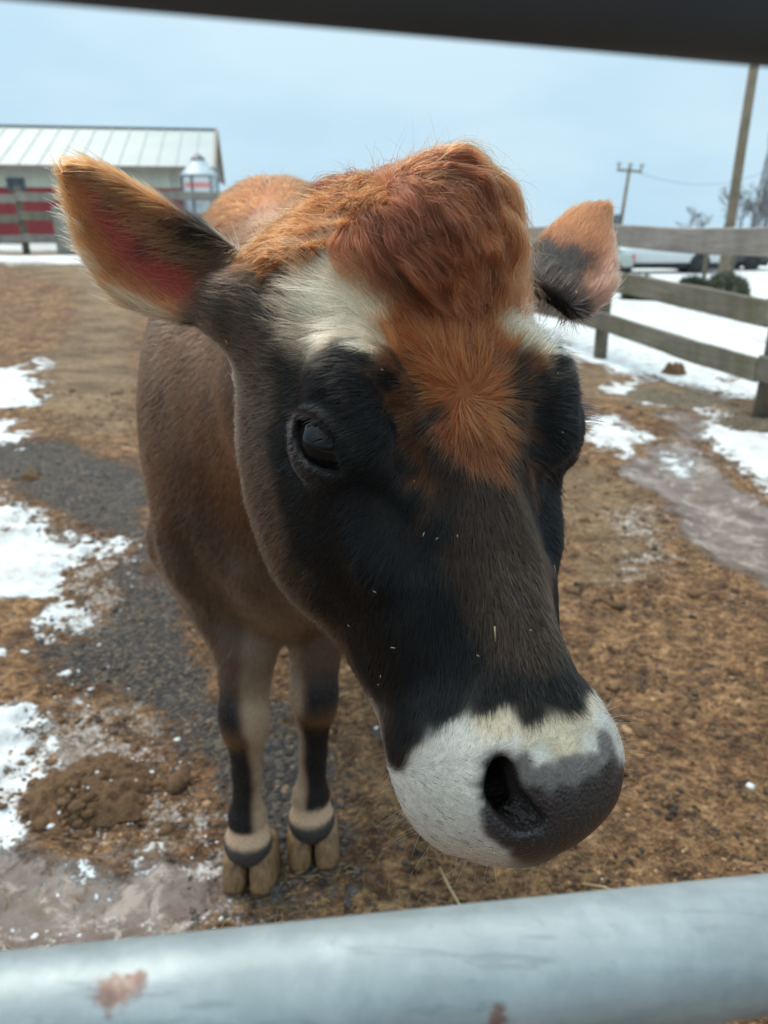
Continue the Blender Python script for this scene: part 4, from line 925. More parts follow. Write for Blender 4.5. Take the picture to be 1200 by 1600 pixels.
PAINT=[('D',0.044,-0.014,0.024),('D',0.052,0.006,0.028),('D',0.044,-0.035,0.02),('D',0.036,-0.052,0.018),('Q',0.040,0.012,0.022),('Q',0.036,-0.02,0.02),('Q',0.062,0.006,0.03),('Q',0.055,-0.009,0.024),('Q',0.047,-0.027,0.016),('Q',0.045,-0.048,0.012),('Q',0.044,-0.065,0.008),('Q',0.046,-0.039,0.014),('K',0.113,0.035,-0.04),('K',0.114,0.009,0.001),('K',0.1,-0.006,0.029),('K',0.089,-0.029,0.028),('K',0.123,-0.01,-0.053),('K',0.096,-0.048,0.019),('K',0.076,-0.066,0.008),('K',0.108,-0.072,-0.039),('K',0.113,-0.089,-0.077),('K',0.087,-0.101,-0.032),('K',0.06,-0.111,-0.008),('K',0.041,-0.098,0.003),('K',0.094,-0.126,-0.082),('K',0.076,-0.148,-0.037),('K',0.05,-0.158,-0.011),('K',0.077,-0.174,-0.072),('K',0.066,-0.195,-0.04),('K',0.049,-0.201,-0.018),('K',0.024,-0.224,0.014),('K',0.002,-0.224,0.02),('K',0.016,-0.238,0.019),('K',0.072,-0.229,-0.047),('K',0.076,-0.244,-0.068),('K',0.054,-0.218,-0.018),('K',0.034,-0.225,0.007),('K',0.082,0.011,0.035),('K',0.084,-0.016,0.033),('K',0.063,-0.036,0.021),('K',0.053,-0.052,0.01),('K',0.093,0.017,0.031),('K',0.114,0.016,-0.032),('K',0.121,-0.053,-0.063),('K',0.112,-0.007,0.013),('K',0.078,-0.042,0.024),('K',0.056,-0.081,0),('K',0.054,-0.13,-0.009),('K',0.039,-0.183,-0.007),('K',0.061,-0.008,0.029),('D',0.025,-0.094,0.014),('D',0.008,-0.116,0.019),('D',0.012,-0.104,0.02),('D',0.024,-0.065,0.02),('D',0.03,-0.025,0.022),('D',0.005,-0.083,0.022),('D',0.031,-0.124,0.009),('D',0.047,-0.09,0.001),('D',0.034,-0.065,0.016),('D',0.068,0.025,0.03),('B',0.024,-0.166,0.01),('B',0,-0.176,0.018),('B',0.002,-0.198,0.019),('B',0.007,-0.148,0.018),('B',0.012,-0.183,0.017),('O',0.018,-0.014,0.024),('O',0.002,0.006,0.024),('O',0,-0.025,0.024),('O',0.021,0.017,0.024),('O',0.016,0.027,0.024),('O',0.021,0.043,0.023),('O',0.003,0.06,0.024),('O',0.037,0.052,0.021),('O',0.043,0.017,0.023),('O',0.033,0.044,0.021),('O',0.013,-0.032,0.024),('O',0.02,0.001,0.024),('O',0.024,-0.004,0.023),('O',0.029,0.072,0.034),('O',0.002,0.081,0.034),('O',0.008,0.038,0.024),('O',0.036,0.081,0.023),('P',0.02,-0.049,0.022),('P',0.011,-0.064,0.022),('P',0.024,-0.036,0.022),('P',0.011,-0.046,0.023),('M',0.039,0.133,0.035),('M',0.018,0.128,0.044),('M',0.01,0.141,0.052),('M',0.044,0.144,0.055),('M',0.003,0.109,0.049),('M',0.046,0.11,0.054),('M',0.033,0.112,0.034),('M',0.022,0.091,0.046),('M',0.058,0.102,0.05),('M',0.009,0.158,0.043),('W',0.079,0.083,-0.01),('W',0.064,0.092,0.011),('W',0.06,0.062,0.009),('W',0.068,0.026,0.03),('W',0.073,0.057,-0.001),('W',0.06,0.104,0.019),('W',0.048,0.063,0.016),('W',0.071,0.086,0.037),('W',0.07,0.076,0.026),('W',0.084,0.071,-0.017),('W',0.079,0.018,0.033),('T',0.1,0.09,-0.021),('T',0.102,0.074,-0.031),('T',0.095,0.105,-0.01),('T',0.09,0.058,-0.023),('T',0.034,0.099,0.029),('G',0.122,0.066,-0.067),('G',0.127,0.025,-0.072),('G',0.131,-0.01,-0.09),('G',0.129,-0.045,-0.099),('G',0.127,0.09,-0.069),('G',0.124,-0.074,-0.108),('G',0.122,0.042,-0.063),('G',0.112,0.105,-0.02),('H',0.116,0.084,-0.039),('H',0.109,0.063,-0.041),('H',0.116,0.052,-0.052),('H',0.11,-0.107,-0.105),('H',0.089,-0.136,-0.13),('H',0.121,0.096,-0.033),('H',0.134,0.107,-0.033),('E',0.155,0.13,-0.028),('E',0.149,0.12,-0.029),('E',0.151,0.111,-0.041),('R',0.101,0.147,-0.014),('R',0.087,0.14,0.004),('R',0.079,0.146,0.012),('R',0.068,0.14,0.021),('S',0.069,-0.259,-0.019),('S',0.076,-0.271,-0.05),('S',0.075,-0.284,-0.071),('S',0.069,-0.298,-0.04),('S',0.059,-0.308,-0.02),('S',0.057,-0.255,0.003),('S',0.039,-0.255,0.015),('S',0.02,-0.262,0.021),('S',0.07,-0.277,-0.02),('S',0.066,-0.29,-0.015),('S',0.046,-0.257,0.012),('S',0.054,-0.273,0.007),('S',0.06,-0.247,-0.005),('S',0.074,-0.263,-0.032),('S',0.076,-0.273,-0.078),('S',0.051,-0.316,-0.019),('S',0.061,-0.312,-0.052),('S',0.022,-0.269,0.021),('S',0.071,-0.298,-0.066),('C',0.005,-0.259,0.022),('C',0.008,-0.26,0.022),('C',0.013,-0.255,0.021),('C',0.039,-0.245,0.012),('C',0.021,-0.259,0.02),('Y',0.021,-0.276,0.022),('Y',0.003,-0.279,0.023),('Y',0.028,-0.281,0.02),('Y',0.032,-0.269,0.019),('N',0.029,-0.285,0.019),('N',0.011,-0.296,0.021),('N',0.015,-0.3,0.018),('N',0.017,-0.318,0.007),('N',0.034,-0.32,-0.002),('N',0.007,-0.32,0.006),('N',0.047,-0.297,0.001),('N',0.026,-0.273,-0.029),('N',0.038,-0.283,-0.013),('N',0.033,-0.298,-0.008),('N',0.027,-0.306,-0.001),('N',0.048,-0.306,0.003),('N',0.025,-0.3,0.016),('N',0.026,-0.317,0.005)]
# ------------------------------------------------------------------ cow: coat colours
PAL = {  # albedo, hair length, lift
 'K': ((.0030, .0027, .0030), .010, .22), 'D': ((.017, .0085, .0050), .012, .25), 'B': ((.024, .0135, .0085), .011, .28),
 'O': ((.190, .048, .0115), .023, .38), 'P': ((.115, .029, .008), .014, .30), 'M': ((.13, .033, .010), .020, .36),
 'W': ((.56, .445, .31), .021, .36), 'T': ((.30, .215, .14), .021, .36), 'Q': ((.085, .030, .011), .013, .28), 'G': ((.050, .031, .020), .012, .30),
 'H': ((.025, .017, .012), .014, .30), 'E': ((.020, .014, .012), .018, .35), 'R': ((.16, .042, .011), .024, .40),
 'S': ((.66, .61, .545), .0065, .30), 'C': ((.64, .53, .385), .009, .35), 'Y': ((.16, .142, .134), .004, .3), 'N': ((.030, .0240, .0240), .0015, .3)}
PC = np.array([p[1:] for p in PAINT]); PK = [p[0] for p in PAINT]
PCOL = np.array([PAL[k][0] for k in PK]); PLEN = np.array([PAL[k][1] for k in PK]); PLIFT = np.array([PAL[k][2] for k in PK])
PN = np.array([k == 'N' for k in PK], float); PNY = np.array([k in 'NY' for k in PK], float)
PSH = np.array([{'N': .004, 'S': .004}.get(k, 0) for k in PK])
EARW = [ear_coord(*e) for e in EARS]
BX = -.195
def body_paint(p):
    x, y, z = p.T; n = len(p)
    n1 = vnoise(p, .16, 31); n2 = vnoise(p, .05, 32); n3 = vnoise(p, .35, 33)
    brown = np.array([.098, .047, .026]); dark = np.array([.036, .020, .014]); tan = np.array([.23, .155, .105]); red = np.array([.15, .043, .013])
    c = brown+np.zeros((n, 1))
    t = sstep(-.1, .7, n3+.4*n1)[:, None]; c = c*(1-t)+np.array([.15, .072, .040])*t
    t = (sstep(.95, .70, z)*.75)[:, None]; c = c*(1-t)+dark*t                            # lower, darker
    t = (sstep(.86, .62, z)*sstep(.24, .05, np.abs(x-BX+.01))*sstep(1.5, 1.2, y)*.9)[:, None]; c = c*(1-t)+tan*.66*t   # pale brisket
    t = (sstep(1.15, 1.28, z)*sstep(.95, 1.2, y))[:, None]; c = c*(1-t)+red*t             # ginger withers
    t = (sstep(1.0, .80, y)*.7)[:, None]; c = c*(1-t)+np.array([.17, .11, .075])*t       # throat and nape
    st = vnoise(p*np.array([1, 1, .22]), .045, 36)+.6*vnoise(p*np.array([1, 1, .3]), .017, 37); c = c*(1+.30*np.clip(st, -1.2, 1.2))[:, None]
    # legs
    leg = sstep(.66, .50, z)*(y < 1.9)
    s = np.where(x < -.202, -1, 1); cx = np.where(s < 0, -.262, -.146)
    inner = np.clip(-(x-cx)*s/.030, -1, 1); front = np.clip((np.where(s < 0, 1.20, 1.26)-y)/.03, -1, 1)
    c_leg = np.array([.095, .057, .037])+np.zeros((n, 1))
    t = (sstep(.05, .7, inner+.15*n2)*(.9-.62*sstep(.40, .50, z)))[:, None]; c_leg = c_leg*(1-t)+np.array([.42, .29, .19])*t
    kn = np.exp(-((z-.425)/.05)**2)*sstep(.35, -.25, inner+.2*n2)*1.0
    can = sstep(.385, .345, z+.01*n2)*sstep(.40, .0, inner+.2*n2)
    t = np.clip(kn+can, 0, 1)[:, None]; c_leg = c_leg*(1-t)+np.array([.013, .010, .0095])*t
    t = (np.exp(-((z-.367+.01*n2)/.022)**2)*sstep(.8, .3, inner)*.85)[:, None]; c_leg = c_leg*(1-t)+np.array([.13, .060, .025])*t
    t = (sstep(.147, .137, z+.006*n2))[:, None]; c_leg = c_leg*(1-t)+np.array([.56, .37, .24])*t
    t = (sstep(.116, .106, z+.004*n2))[:, None]; c_leg = c_leg*(1-t)+np.array([.060, .050, .046])*t
    leg = leg[:, None]; c = c*(1-leg)+c_leg*leg
    c = c*(1+.16*n1+.14*n2)[:, None]
    L = np.where(z > 1.12, .024, .014); L = L*(1-.62*sstep(.55, .42, z)); return c, L, .34+np.zeros(n)
def coat_paint(p):
    """colour, hair length, hair lift, bare-nose amount, ear amounts of points on the skin"""
    n = len(p); q = w2l(p); ax = np.abs(q[:, 0]); qq = np.stack([ax, q[:, 1], q[:, 2]], -1)
    jit = np.stack([vnoise(p, .020, 41), vnoise(p, .020, 42), vnoise(p, .020, 43)], -1)*.0055+np.stack([vnoise(p, .007, 44), vnoise(p, .007, 45), vnoise(p, .007, 46)], -1)*.0028
    muz = sstep(-.20, -.24, q[:, 1])[:, None]; qq = qq+jit*(1-.55*muz)
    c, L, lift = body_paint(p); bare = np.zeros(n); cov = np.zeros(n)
    hd = np.nonzero((q[:, 1] > -.40) & (q[:, 1] < .26) & (ax < .24) & (q[:, 2] > -.26))[0]
    for i in range(0, len(hd), 20000):
        k = hd[i:i+20000]; d = np.sqrt(((qq[k][:, None]-PC[None])**2).sum(-1))
        d = d-PSH*0; dm = d.min(1)
        w = 1/np.maximum(d, .0015)**7; w /= w.sum(1)[:, None]
        hw = sstep(.085, .050, dm)
        c[k] = c[k]*(1-hw)[:, None]+(w@PCOL)*hw[:, None]; L[k] = L[k]*(1-hw)+(w@PLEN)*hw; lift[k] = lift[k]*(1-hw)+(w@PLIFT)*hw
        bare[k] = (w@PN)*hw; cov[k] = hw
    # throat side of the muzzle and the jaw below what the photograph shows
    und = sstep(-.085, -.13, q[:, 2])*cov
    mz = sstep(-.19, -.225, q[:, 1]); c = c*(1-(und*mz)[:, None])+np.array([.70, .65, .58])*(und*mz)[:, None]
    bare *= 1-sstep(-.06, -.08, q[:, 2])
    # dark skin round the nostril, depth shade painted inside it, eyelid margin
    for P_n in NOSTRIL:
        d = np.sqrt((ax-P_n[0])**2+(q[:, 1]-P_n[1])**2+(q[:, 2]-P_n[2]-.004)**2); t = sstep(.0215, .0125, d+.0035*vnoise(p, .006, 47))[:, None]; t = t*np.where(q[:, 0] < 0, 1, .5)[:, None]; c = c*(1-t)+np.minimum(c, np.array([.026, .021, .021]))*t; bare = np.maximum(bare, t[:, 0])
    for P_n in NOSTRIL:
        d = np.sqrt((ax-P_n[0])**2+(q[:, 1]-P_n[1])**2+(q[:, 2]-P_n[2]+.006)**2); t = sstep(.014, .007, d)[:, None]
        c = c*(1-t)+np.array([.0040, .0030, .0030])*t; bare = np.maximum(bare, t[:, 0])
    e = qq-jit*(1-.55*muz)-EYE_C; d = np.sqrt((e**2).sum(1)); t = sstep(.0375, .0310, d); c = c*(1-t[:, None])+np.array([.007, .006, .006])*t[:, None]
    low = sstep(.0, -.006, (e*np.array(EYE_F)).sum(1))*t; c = c*(1-.55*low[:, None])+np.array([.024, .021, .022])*.55*low[:, None]; eye = sstep(.0325, .0290, d)*.55; bare = np.maximum(bare, eye); L = L*(1-.55*sstep(.05, .03, d))
    # ears
    thin = np.zeros(n); ein = np.zeros(n); ear = np.zeros(n); eax = np.zeros((n, 3)); ea = np.zeros(n); eb = np.zeros(n)
    for kx, (fn, a, b, cc) in enumerate(EARW):
        A_, bn, inn, dist, hw_ = fn(p); m = sstep(.012, .004, dist)*sstep(-.03, .10, A_)
        n2 = vnoise(p, .012, 51+kx); tanc = np.array([.25, .082, .026]); blk = np.array([.007, .0050, .0042]); cream = np.array([.44, .28, .17])
        col = tanc+np.zeros((n, 1))
        if kx == 0:
            bi = bn+.10*n2
            rim = sstep(-.76, -1.0, bi)[:, None]
            pinkness = (np.exp(-((bn+.12-.25*(A_-.4))/.36)**2)*sstep(.98, .62, A_)*sstep(-.1, .10, A_))
            ci = tanc*(1+.2*n2)[:, None]; t = np.clip(pinkness*1.15, 0, 1)[:, None]; ci = ci*(1-t)+np.array([.235, .036, .024])*t
            t = (np.exp(-((A_-.42)/.05)**2-((bn-.02)/.22)**2)*.8+np.exp(-((A_-.70)/.05)**2-((bn-.22)/.20)**2)*.7)[:, None]; ci = ci*(1-t)+np.array([.06, .014, .014])*t
            ci = ci*(1-rim)+cream*rim
            co = tanc*.9+np.zeros((n, 1))
        else: ci = np.array([.22, .085, .045])+np.zeros((n, 1)); co = np.array([.185, .056, .018])+np.zeros((n, 1))
        dk = (sstep(.50, .22, A_+.08*n2)*sstep(-.15, .55, bn+.16*n2) if kx == 0 else sstep(.58, .22, A_+.10*n2)*sstep(-.85, -.20, bn+.2*n2))[:, None]
        col = np.where(inn[:, None] > 0, ci, co); col = col*(1-dk)+blk*dk
        if kx == 1: t = (sstep(-.45, -.8, bn)*sstep(.8, .3, A_))[:, None]; col = col*(1-t)+np.array([.25, .105, .068])*t
        m3 = m[:, None]; c = c*(1-m3)+col*m3; ear = np.maximum(ear, m); ein = np.maximum(ein, m*(inn > 0)); L = L*(1-m)+.0115*m; lift = lift*(1-m)+.20*m; L = L*(1-.45*m*(inn > 0)*(np.abs(bn) < .75)*(kx == 0)); cov2 = m*(inn > 0)*sstep(.8, .5, np.abs(bn))*(kx == 0); thin = np.maximum(thin, cov2)
        bare = bare*(1-m)
        dirn = a[None]*1.0+b[None]*np.where(inn > 0, -.55*sstep(-.5, .4, bn)-.15, .35*np.sign(bn)*0)[:, None]
        eax += m3*nrm(dirn); ea = np.maximum(ea, m*A_); eb = eb*(1-m)+bn*m
    rimf = ear*sstep(.60, .95, np.abs(eb))
    return c, L, lift, bare, thin, ear, ein, eax, rimf
WHORL = np.array([-.002, -.010, .024]); CROWN = np.array([-.034, .157, .036]); TIP = np.array([.017, .052, .026])
def flow(p, nr, ear, eax):
    q = w2l(p); n = len(p)
    v = q-WHORL; d = np.linalg.norm(v, axis=1, keepdims=True); rad = v/np.maximum(d, 1e-4)
    sw = np.cross(np.array([0, 0, 1.]), rad)*.35*sstep(.06, .0, d)
    f = rad+sw
    ax = np.abs(q[:, 0]); sg = np.sign(q[:, 0])
    chk = (sstep(.055, .10, ax)*sstep(.05, -.05, q[:, 1]))[:, None]
    f = f+chk*np.stack([sg*.3, -.1+0*ax, -.9+0*ax], -1)*.9
    mzz = sstep(-.235, -.27, q[:, 1])[:, None]                       # muzzle hair sweeps up and back from the nose
    f = f*(1-mzz)+mzz*np.stack([sg*.75, .45+0*ax, -.55+0*ax], -1)
    up = sstep(.10, .15, q[:, 1])[:, None]
    f = f*(1-up)+up*(nrm(q-CROWN)*.8+np.array([0, .1, -.3]))
    fw = f@RM.T
    bw = np.stack([.10*np.sign(p[:, 0]-BX), .75+0*ax, -.75+0*ax], -1)
    bw = bw*(1-sstep(.62, .45, p[:, 2])[:, None])+np.array([0, .1, -1])*sstep(.62, .45, p[:, 2])[:, None]
    t = sstep(-.13, -.20, q[:, 2])[:, None]*sstep(-.25, -.1, q[:, 1])[:, None]+sstep(.20, .30, q[:, 1])[:, None]; t = np.maximum(np.clip(t, 0, 1), sstep(.9, 1.05, p[:, 1])[:, None])
    fw = fw*(1-t)+bw*t
    fw = fw*(1-ear[:, None])+eax*1.0*ear[:, None]
    fw = fw-nr*(fw*nr).sum(1, keepdims=True)
    return nrm(fw)

def hair_obj(name, P, rad, col, mat, parent, taper=.15):
    N, K = P.shape[:2]
    cu = bpy.data.hair_curves.new(name); cu.add_curves([K]*N)
    cu.attributes['position'].data.foreach_set('vector', P.astype(np.float32).ravel()) if 'position' in cu.attributes else cu.points.foreach_set('position', P.astype(np.float32).ravel())
    ra = cu.attributes.get('radius') or cu.attributes.new('radius', 'FLOAT', 'POINT')
    t = np.linspace(0, 1, K); ra.data.foreach_set('value', (rad[:, None]*(1-(1-taper)*t**1.6)[None]).astype(np.float32).ravel())
    ca = cu.attributes.new('hue', 'FLOAT_COLOR', 'CURVE'); ca.data.foreach_set('color', np.concatenate([col, np.ones((N, 1))], 1).astype(np.float32).ravel())
    cu.materials.append(mat)
    o = bpy.data.objects.new(name, cu); COL.objects.link(o); o.parent = parent; return o
def hair_mat(name, rough=.34, radial=.45):
    m = bpy.data.materials.new(name); m.use_nodes = True; t = m.node_tree; t.nodes.clear()
    h = t.nodes.new('ShaderNodeBsdfHairPrincipled'); h.model = 'CHIANG'; h.parametrization = 'COLOR'
    h.inputs['Roughness'].default_value = rough; h.inputs['Radial Roughness'].default_value = radial; h.inputs['Coat'].default_value = .0; h.inputs['IOR'].default_value = 1.35; h.inputs['Random Roughness'].default_value = .1
    a = t.nodes.new('ShaderNodeAttribute'); a.attribute_name = 'hue'; o = t.nodes.new('ShaderNodeOutputMaterial')
    t.links.new(a.outputs['Color'], h.inputs['Color']); t.links.new(h.outputs[0], o.inputs[0]); return m
M_hair = hair_mat('hair')

# ------------------------------------------------------------------ cow: skin
fld = build(); BV, BF = fld.mesh()
BV = BV.astype(float)
cow = empty('cow', (BX, 1.6, 0), label='young brown cow with black face and ginger topknot leaning its head towards the gate', cat='cow')
bm_ = mesh_np('body', BV-np.array([BX, 1.6, 0]), BF)
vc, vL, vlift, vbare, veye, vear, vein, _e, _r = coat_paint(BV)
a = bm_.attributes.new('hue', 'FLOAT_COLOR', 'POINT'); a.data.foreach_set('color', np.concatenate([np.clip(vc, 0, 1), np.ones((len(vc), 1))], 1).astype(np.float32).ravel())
a = bm_.attributes.new('bare', 'FLOAT', 'POINT'); a.data.foreach_set('value', vbare.astype(np.float32))
t = NT('cow_skin'); c = t.co()
hue = t.attr('hue', 'Color'); bare = t.attr('bare')
v = t.n('ShaderNodeTexVoronoi'); v.inputs['Scale'].default_value = 330; t.l(c, v.inputs['Vector'])
fz = t.noise(520, 4, .7, t.co((1, 1, .3)))
pores = t.math('MULTIPLY', v.outputs['Distance'], bare)
hcol = t.mix(1.0, hue, t.ramp(fz, [(.3, (.55, .55, .55)), (.7, (1, 1, 1))]), 'MULTIPLY')
spk = t.math('MULTIPLY', t.ramp(t.noise(460, 3, .7, c), [(.60, (0, 0, 0)), (.72, (1, 1, 1))]), bare)
ncol = t.mix(t.math('MULTIPLY', spk, .7), hue, (.16, .145, .14))
t.set(Base_Color=t.mix(bare, hcol, ncol), Roughness=t.math('SUBTRACT', .75, t.math('MULTIPLY', bare, .40)), Specular_IOR_Level=.22)
t.bump(t.math('ADD', t.math('MULTIPLY', pores, -.9), t.math('ADD', t.math('MULTIPLY', t.noise(160, 4, .6, c), t.math('MULTIPLY', bare, .8)), t.math('MULTIPLY', fz, .2))), .6, .0020)
body = link('body', bm_, t.m, cow, True)
OFF = np.array([BX, 1.6, 0])

# eyes
M_eye = NT('eye'); _c = M_eye.co()
_sep = M_eye.n('ShaderNodeSeparateXYZ'); M_eye.l(_c, _sep.inputs[0])
_k = M_eye.ramp(_sep.outputs['Z'], [(0, (.10, .07, .055)), (.0120, (.045, .026, .018)), (.0165, (.012, .009, .008)), (.0215, (.004, .004, .005))])
M_eye.set(Base_Color=_k, Roughness=.04, Coat_Weight=0.0, Specular_IOR_Level=.22); M_eye = M_eye.m
for sg in (-1, 1):
    cpos = l2w(EYE_C*[sg, 1, 1]); g = RM@(EYE_G*[sg, 1, 1])
    bm = bmesh.new(); bmesh.ops.create_uvsphere(bm, u_segments=40, v_segments=24, radius=EYE_R)
    for v_ in bm.verts:
        if v_.co.z > EYE_R*.80: v_.co.z += (v_.co.z-EYE_R*.80)*.35
    o = link('eye', from_bm('eye', bm), M_eye, cow, True, Vector(cpos-OFF)); o.rotation_euler = Vector(g).to_track_quat('Z', 'Y').to_euler()

# claws
M_claw = NT('claw_horn'); _c = M_claw.co((4, 4, 1)); M_claw.set(Base_Color=M_claw.ramp(M_claw.noise(24, 5, .65, _c), [(.3, (.050, .027, .013)), (.48, (.180, .098, .044)), (.75, (.29, .175, .088))]), Roughness=.6)
M_claw.bump(M_claw.noise(90, 4, .6, M_claw.co((1, 1, 5))), .4, .002); M_claw = M_claw.m
def claw_bm(s):
    bm = bmesh.new(); rings = []; n = 18
    for k, (z, fw, bk, w) in enumerate(((0, .066, .046, .0276), (.012, .067, .046, .0282), (.038, .061, .044, .0276), (.062, .053, .042, .0258), (.075, .046, .039, .0232))):
        R1 = []
        for i in range(n):
            a = 2*math.pi*i/n; cx, sy = math.cos(a), math.sin(a)
            x = math.copysign(abs(cx)**.5, cx)*w; y = -math.copysign(abs(sy)**.8, sy)*(fw if sy > 0 else bk)
            if x*s < 0: x *= .92                                 # flatter between the claws
            toe = max(0, -y)/.076; x -= s*.002*toe**2
            R1.append(bm.verts.new((x+s*.0280*(1-.10*z/.09), y+.012, z)))
        rings.append(R1)
    for a, b in zip(rings[:-1], rings[1:]):
        for i in range(n): bm.faces.new((a[i], a[(i+1) % n], b[(i+1) % n], b[i]))
    bm.faces.new(rings[0]); bm.faces.new(rings[-1]); return bm
for hx, hy, rz in ((-.271, 1.215, -.06), (-.150, 1.275, .10), (BX-.13, 2.45, 0), (BX+.13, 2.45, 0)):
    h0 = empty('hoof', (hx-OFF[0], hy-OFF[1], .002), rz); h0.parent = cow
    for s in (-1, 1): link('claw', from_bm('claw', claw_bm(s)), M_claw, h0, True)

# ------------------------------------------------------------------ cow: coat
def quad_samples(n, wfun, rng):
    A0, B0, C0, D0 = (BV[BF[:, i]] for i in range(4)); area = .5*np.linalg.norm(np.cross(C0-A0, D0-B0), axis=1)
    w = area*wfun; cdf = np.cumsum(w); i = np.searchsorted(cdf, rng.uniform(0, cdf[-1], n)); u, v = rng.uniform(0, 1, (2, n, 1))
    return A0[i]*(1-u)*(1-v)+B0[i]*u*(1-v)+C0[i]*u*v+D0[i]*(1-u)*v
QC = BV[BF].mean(1); QN = fld.grad(QC); toc = nrm(np.array([0, 0, 1.25])-QC); facing = (QN*toc).sum(1)
dist = np.linalg.norm(np.array([0, 0, 1.25])-QC, axis=1)
qb = vbare[BF].mean(1); qear = vear[BF].mean(1)
wf = np.where(facing > -.35, 1.0, .10)*np.clip(.62/dist, .12, 1.3)**1.75*(1-qb)*(1+3.2*qear)
NH = HAIRS
rng = np.random.default_rng(77)
P0 = quad_samples(NH, wf, rng)
nr = fld.grad(P0); P0 = P0-nr*fld.sample(P0)[:, None]
hc, hL, hlift, hb, heye, hear, hein, heax, hrim = coat_paint(P0)
keep = (rng.uniform(0, 1, NH) > hb*1.15) & (rng.uniform(0, 1, NH) > .80*heye); P0, nr, hc, hL, hlift, hear, hein, heax, hrim = [a[keep] for a in (P0, nr, hc, hL, hlift, hear, hein, heax, hrim)]
n = len(P0); fdir = flow(P0, nr, hear, heax)
q = w2l(P0); onhead = (q[:, 1] > -.4) & (q[:, 1] < .2) & (P0[:, 1] < .95)
# waves: locks share their bend
fore = (np.exp(-((q[:, 0]-0)/.075)**2-((q[:, 1]-.035)/.065)**2)*onhead)[:, None]
wv = np.stack([vnoise(P0, .011, 61+i) for i in range(3)], -1)*(.34+.75*fore)+np.stack([vnoise(P0, .0055, 161+i) for i in range(3)], -1)*.55*fore+np.stack([vnoise(P0, .030, 66+i) for i in range(3)], -1)*.30
long_ = sstep(.012, .022, hL)
dirn = fdir+wv*((.35+.75*long_)*np.where(onhead, 1, .42))[:, None]+rng.normal(0, .12, (n, 3)); dirn = nrm(dirn-nr*(dirn*nr).sum(1, keepdims=True))
L = hL*np.exp(rng.normal(0, .22, n))*(1+.25*onhead*vnoise(P0, .012, 70))*(1+.7*hrim)
lift = np.clip(hlift*(1+.35*rng.normal(0, 1, n))+.12*hrim, .08, 1.2)
K = 5; sK = np.linspace(0, 1, K)
bend = np.cross(nr, dirn); wob = (vnoise(P0, .016, 81)*.9*long_+rng.normal(0, .12, n))
P = P0[:, None]-nr[:, None]*.0006+dirn[:, None]*(L[:, None]*sK[None])[..., None]*.96+nr[:, None]*(L*lift)[:, None, None]*(sK*(1-.52*sK))[None, :, None]+bend[:, None]*((L*wob)[:, None]*(sK**2*.5)[None])[..., None]
ck = P[:, 1:].reshape(-1, 3); dsd = fld.sample(ck).reshape(n, K-1); minh = .0010*np.arange(1, K)/K+.0002
push = np.maximum(minh[None]-dsd, 0); P[:, 1:] += nr[:, None]*push[..., None]
hcol = hc*np.exp(rng.normal(0, .20, (n, 1)))*(1+np.where(onhead, .22, .09)*vnoise(P0, .008, 90))[:, None]
tipn = rng.uniform(0, 1, n)
dkh = (rng.uniform(0, 1, (n, 1)) < .30*fore+.35*fore*np.clip(vnoise(P0, .007, 170)[:, None]+.1, 0, 1)); hcol = np.where(dkh, hcol*.28+np.array([.004, .002, .001]), hcol)
lth = (rng.uniform(0, 1, (n, 1)) < .12*fore); hcol = np.where(lth, hcol*1.45, hcol)
brid = (np.exp(-((q[:, 1]+.17)/.055)**2)*sstep(.05, .01, np.abs(q[:, 0]-.002))*(tipn < .20)*onhead)[:, None]; hcol = hcol*(1-brid)+np.array([.155, .082, .042])*brid
wh = ((hc.mean(1) > .5) & (tipn < .045) & (q[:, 1] < -.2))[:, None]; hcol = np.where(wh, .02, hcol)
rad = np.where(P0[:, 1] > .95, .00030, .00019)*np.exp(rng.normal(0, .2, n)); rad = rad*np.clip(dist.min()*0+np.linalg.norm(P0-np.array([0, 0, 1.25]), axis=1)/.62, .8, 1.6)
o = hair_obj('coat', P-OFF, rad, np.clip(hcol, .002, .9), M_hair, cow); o['kind'] = 'stuff'

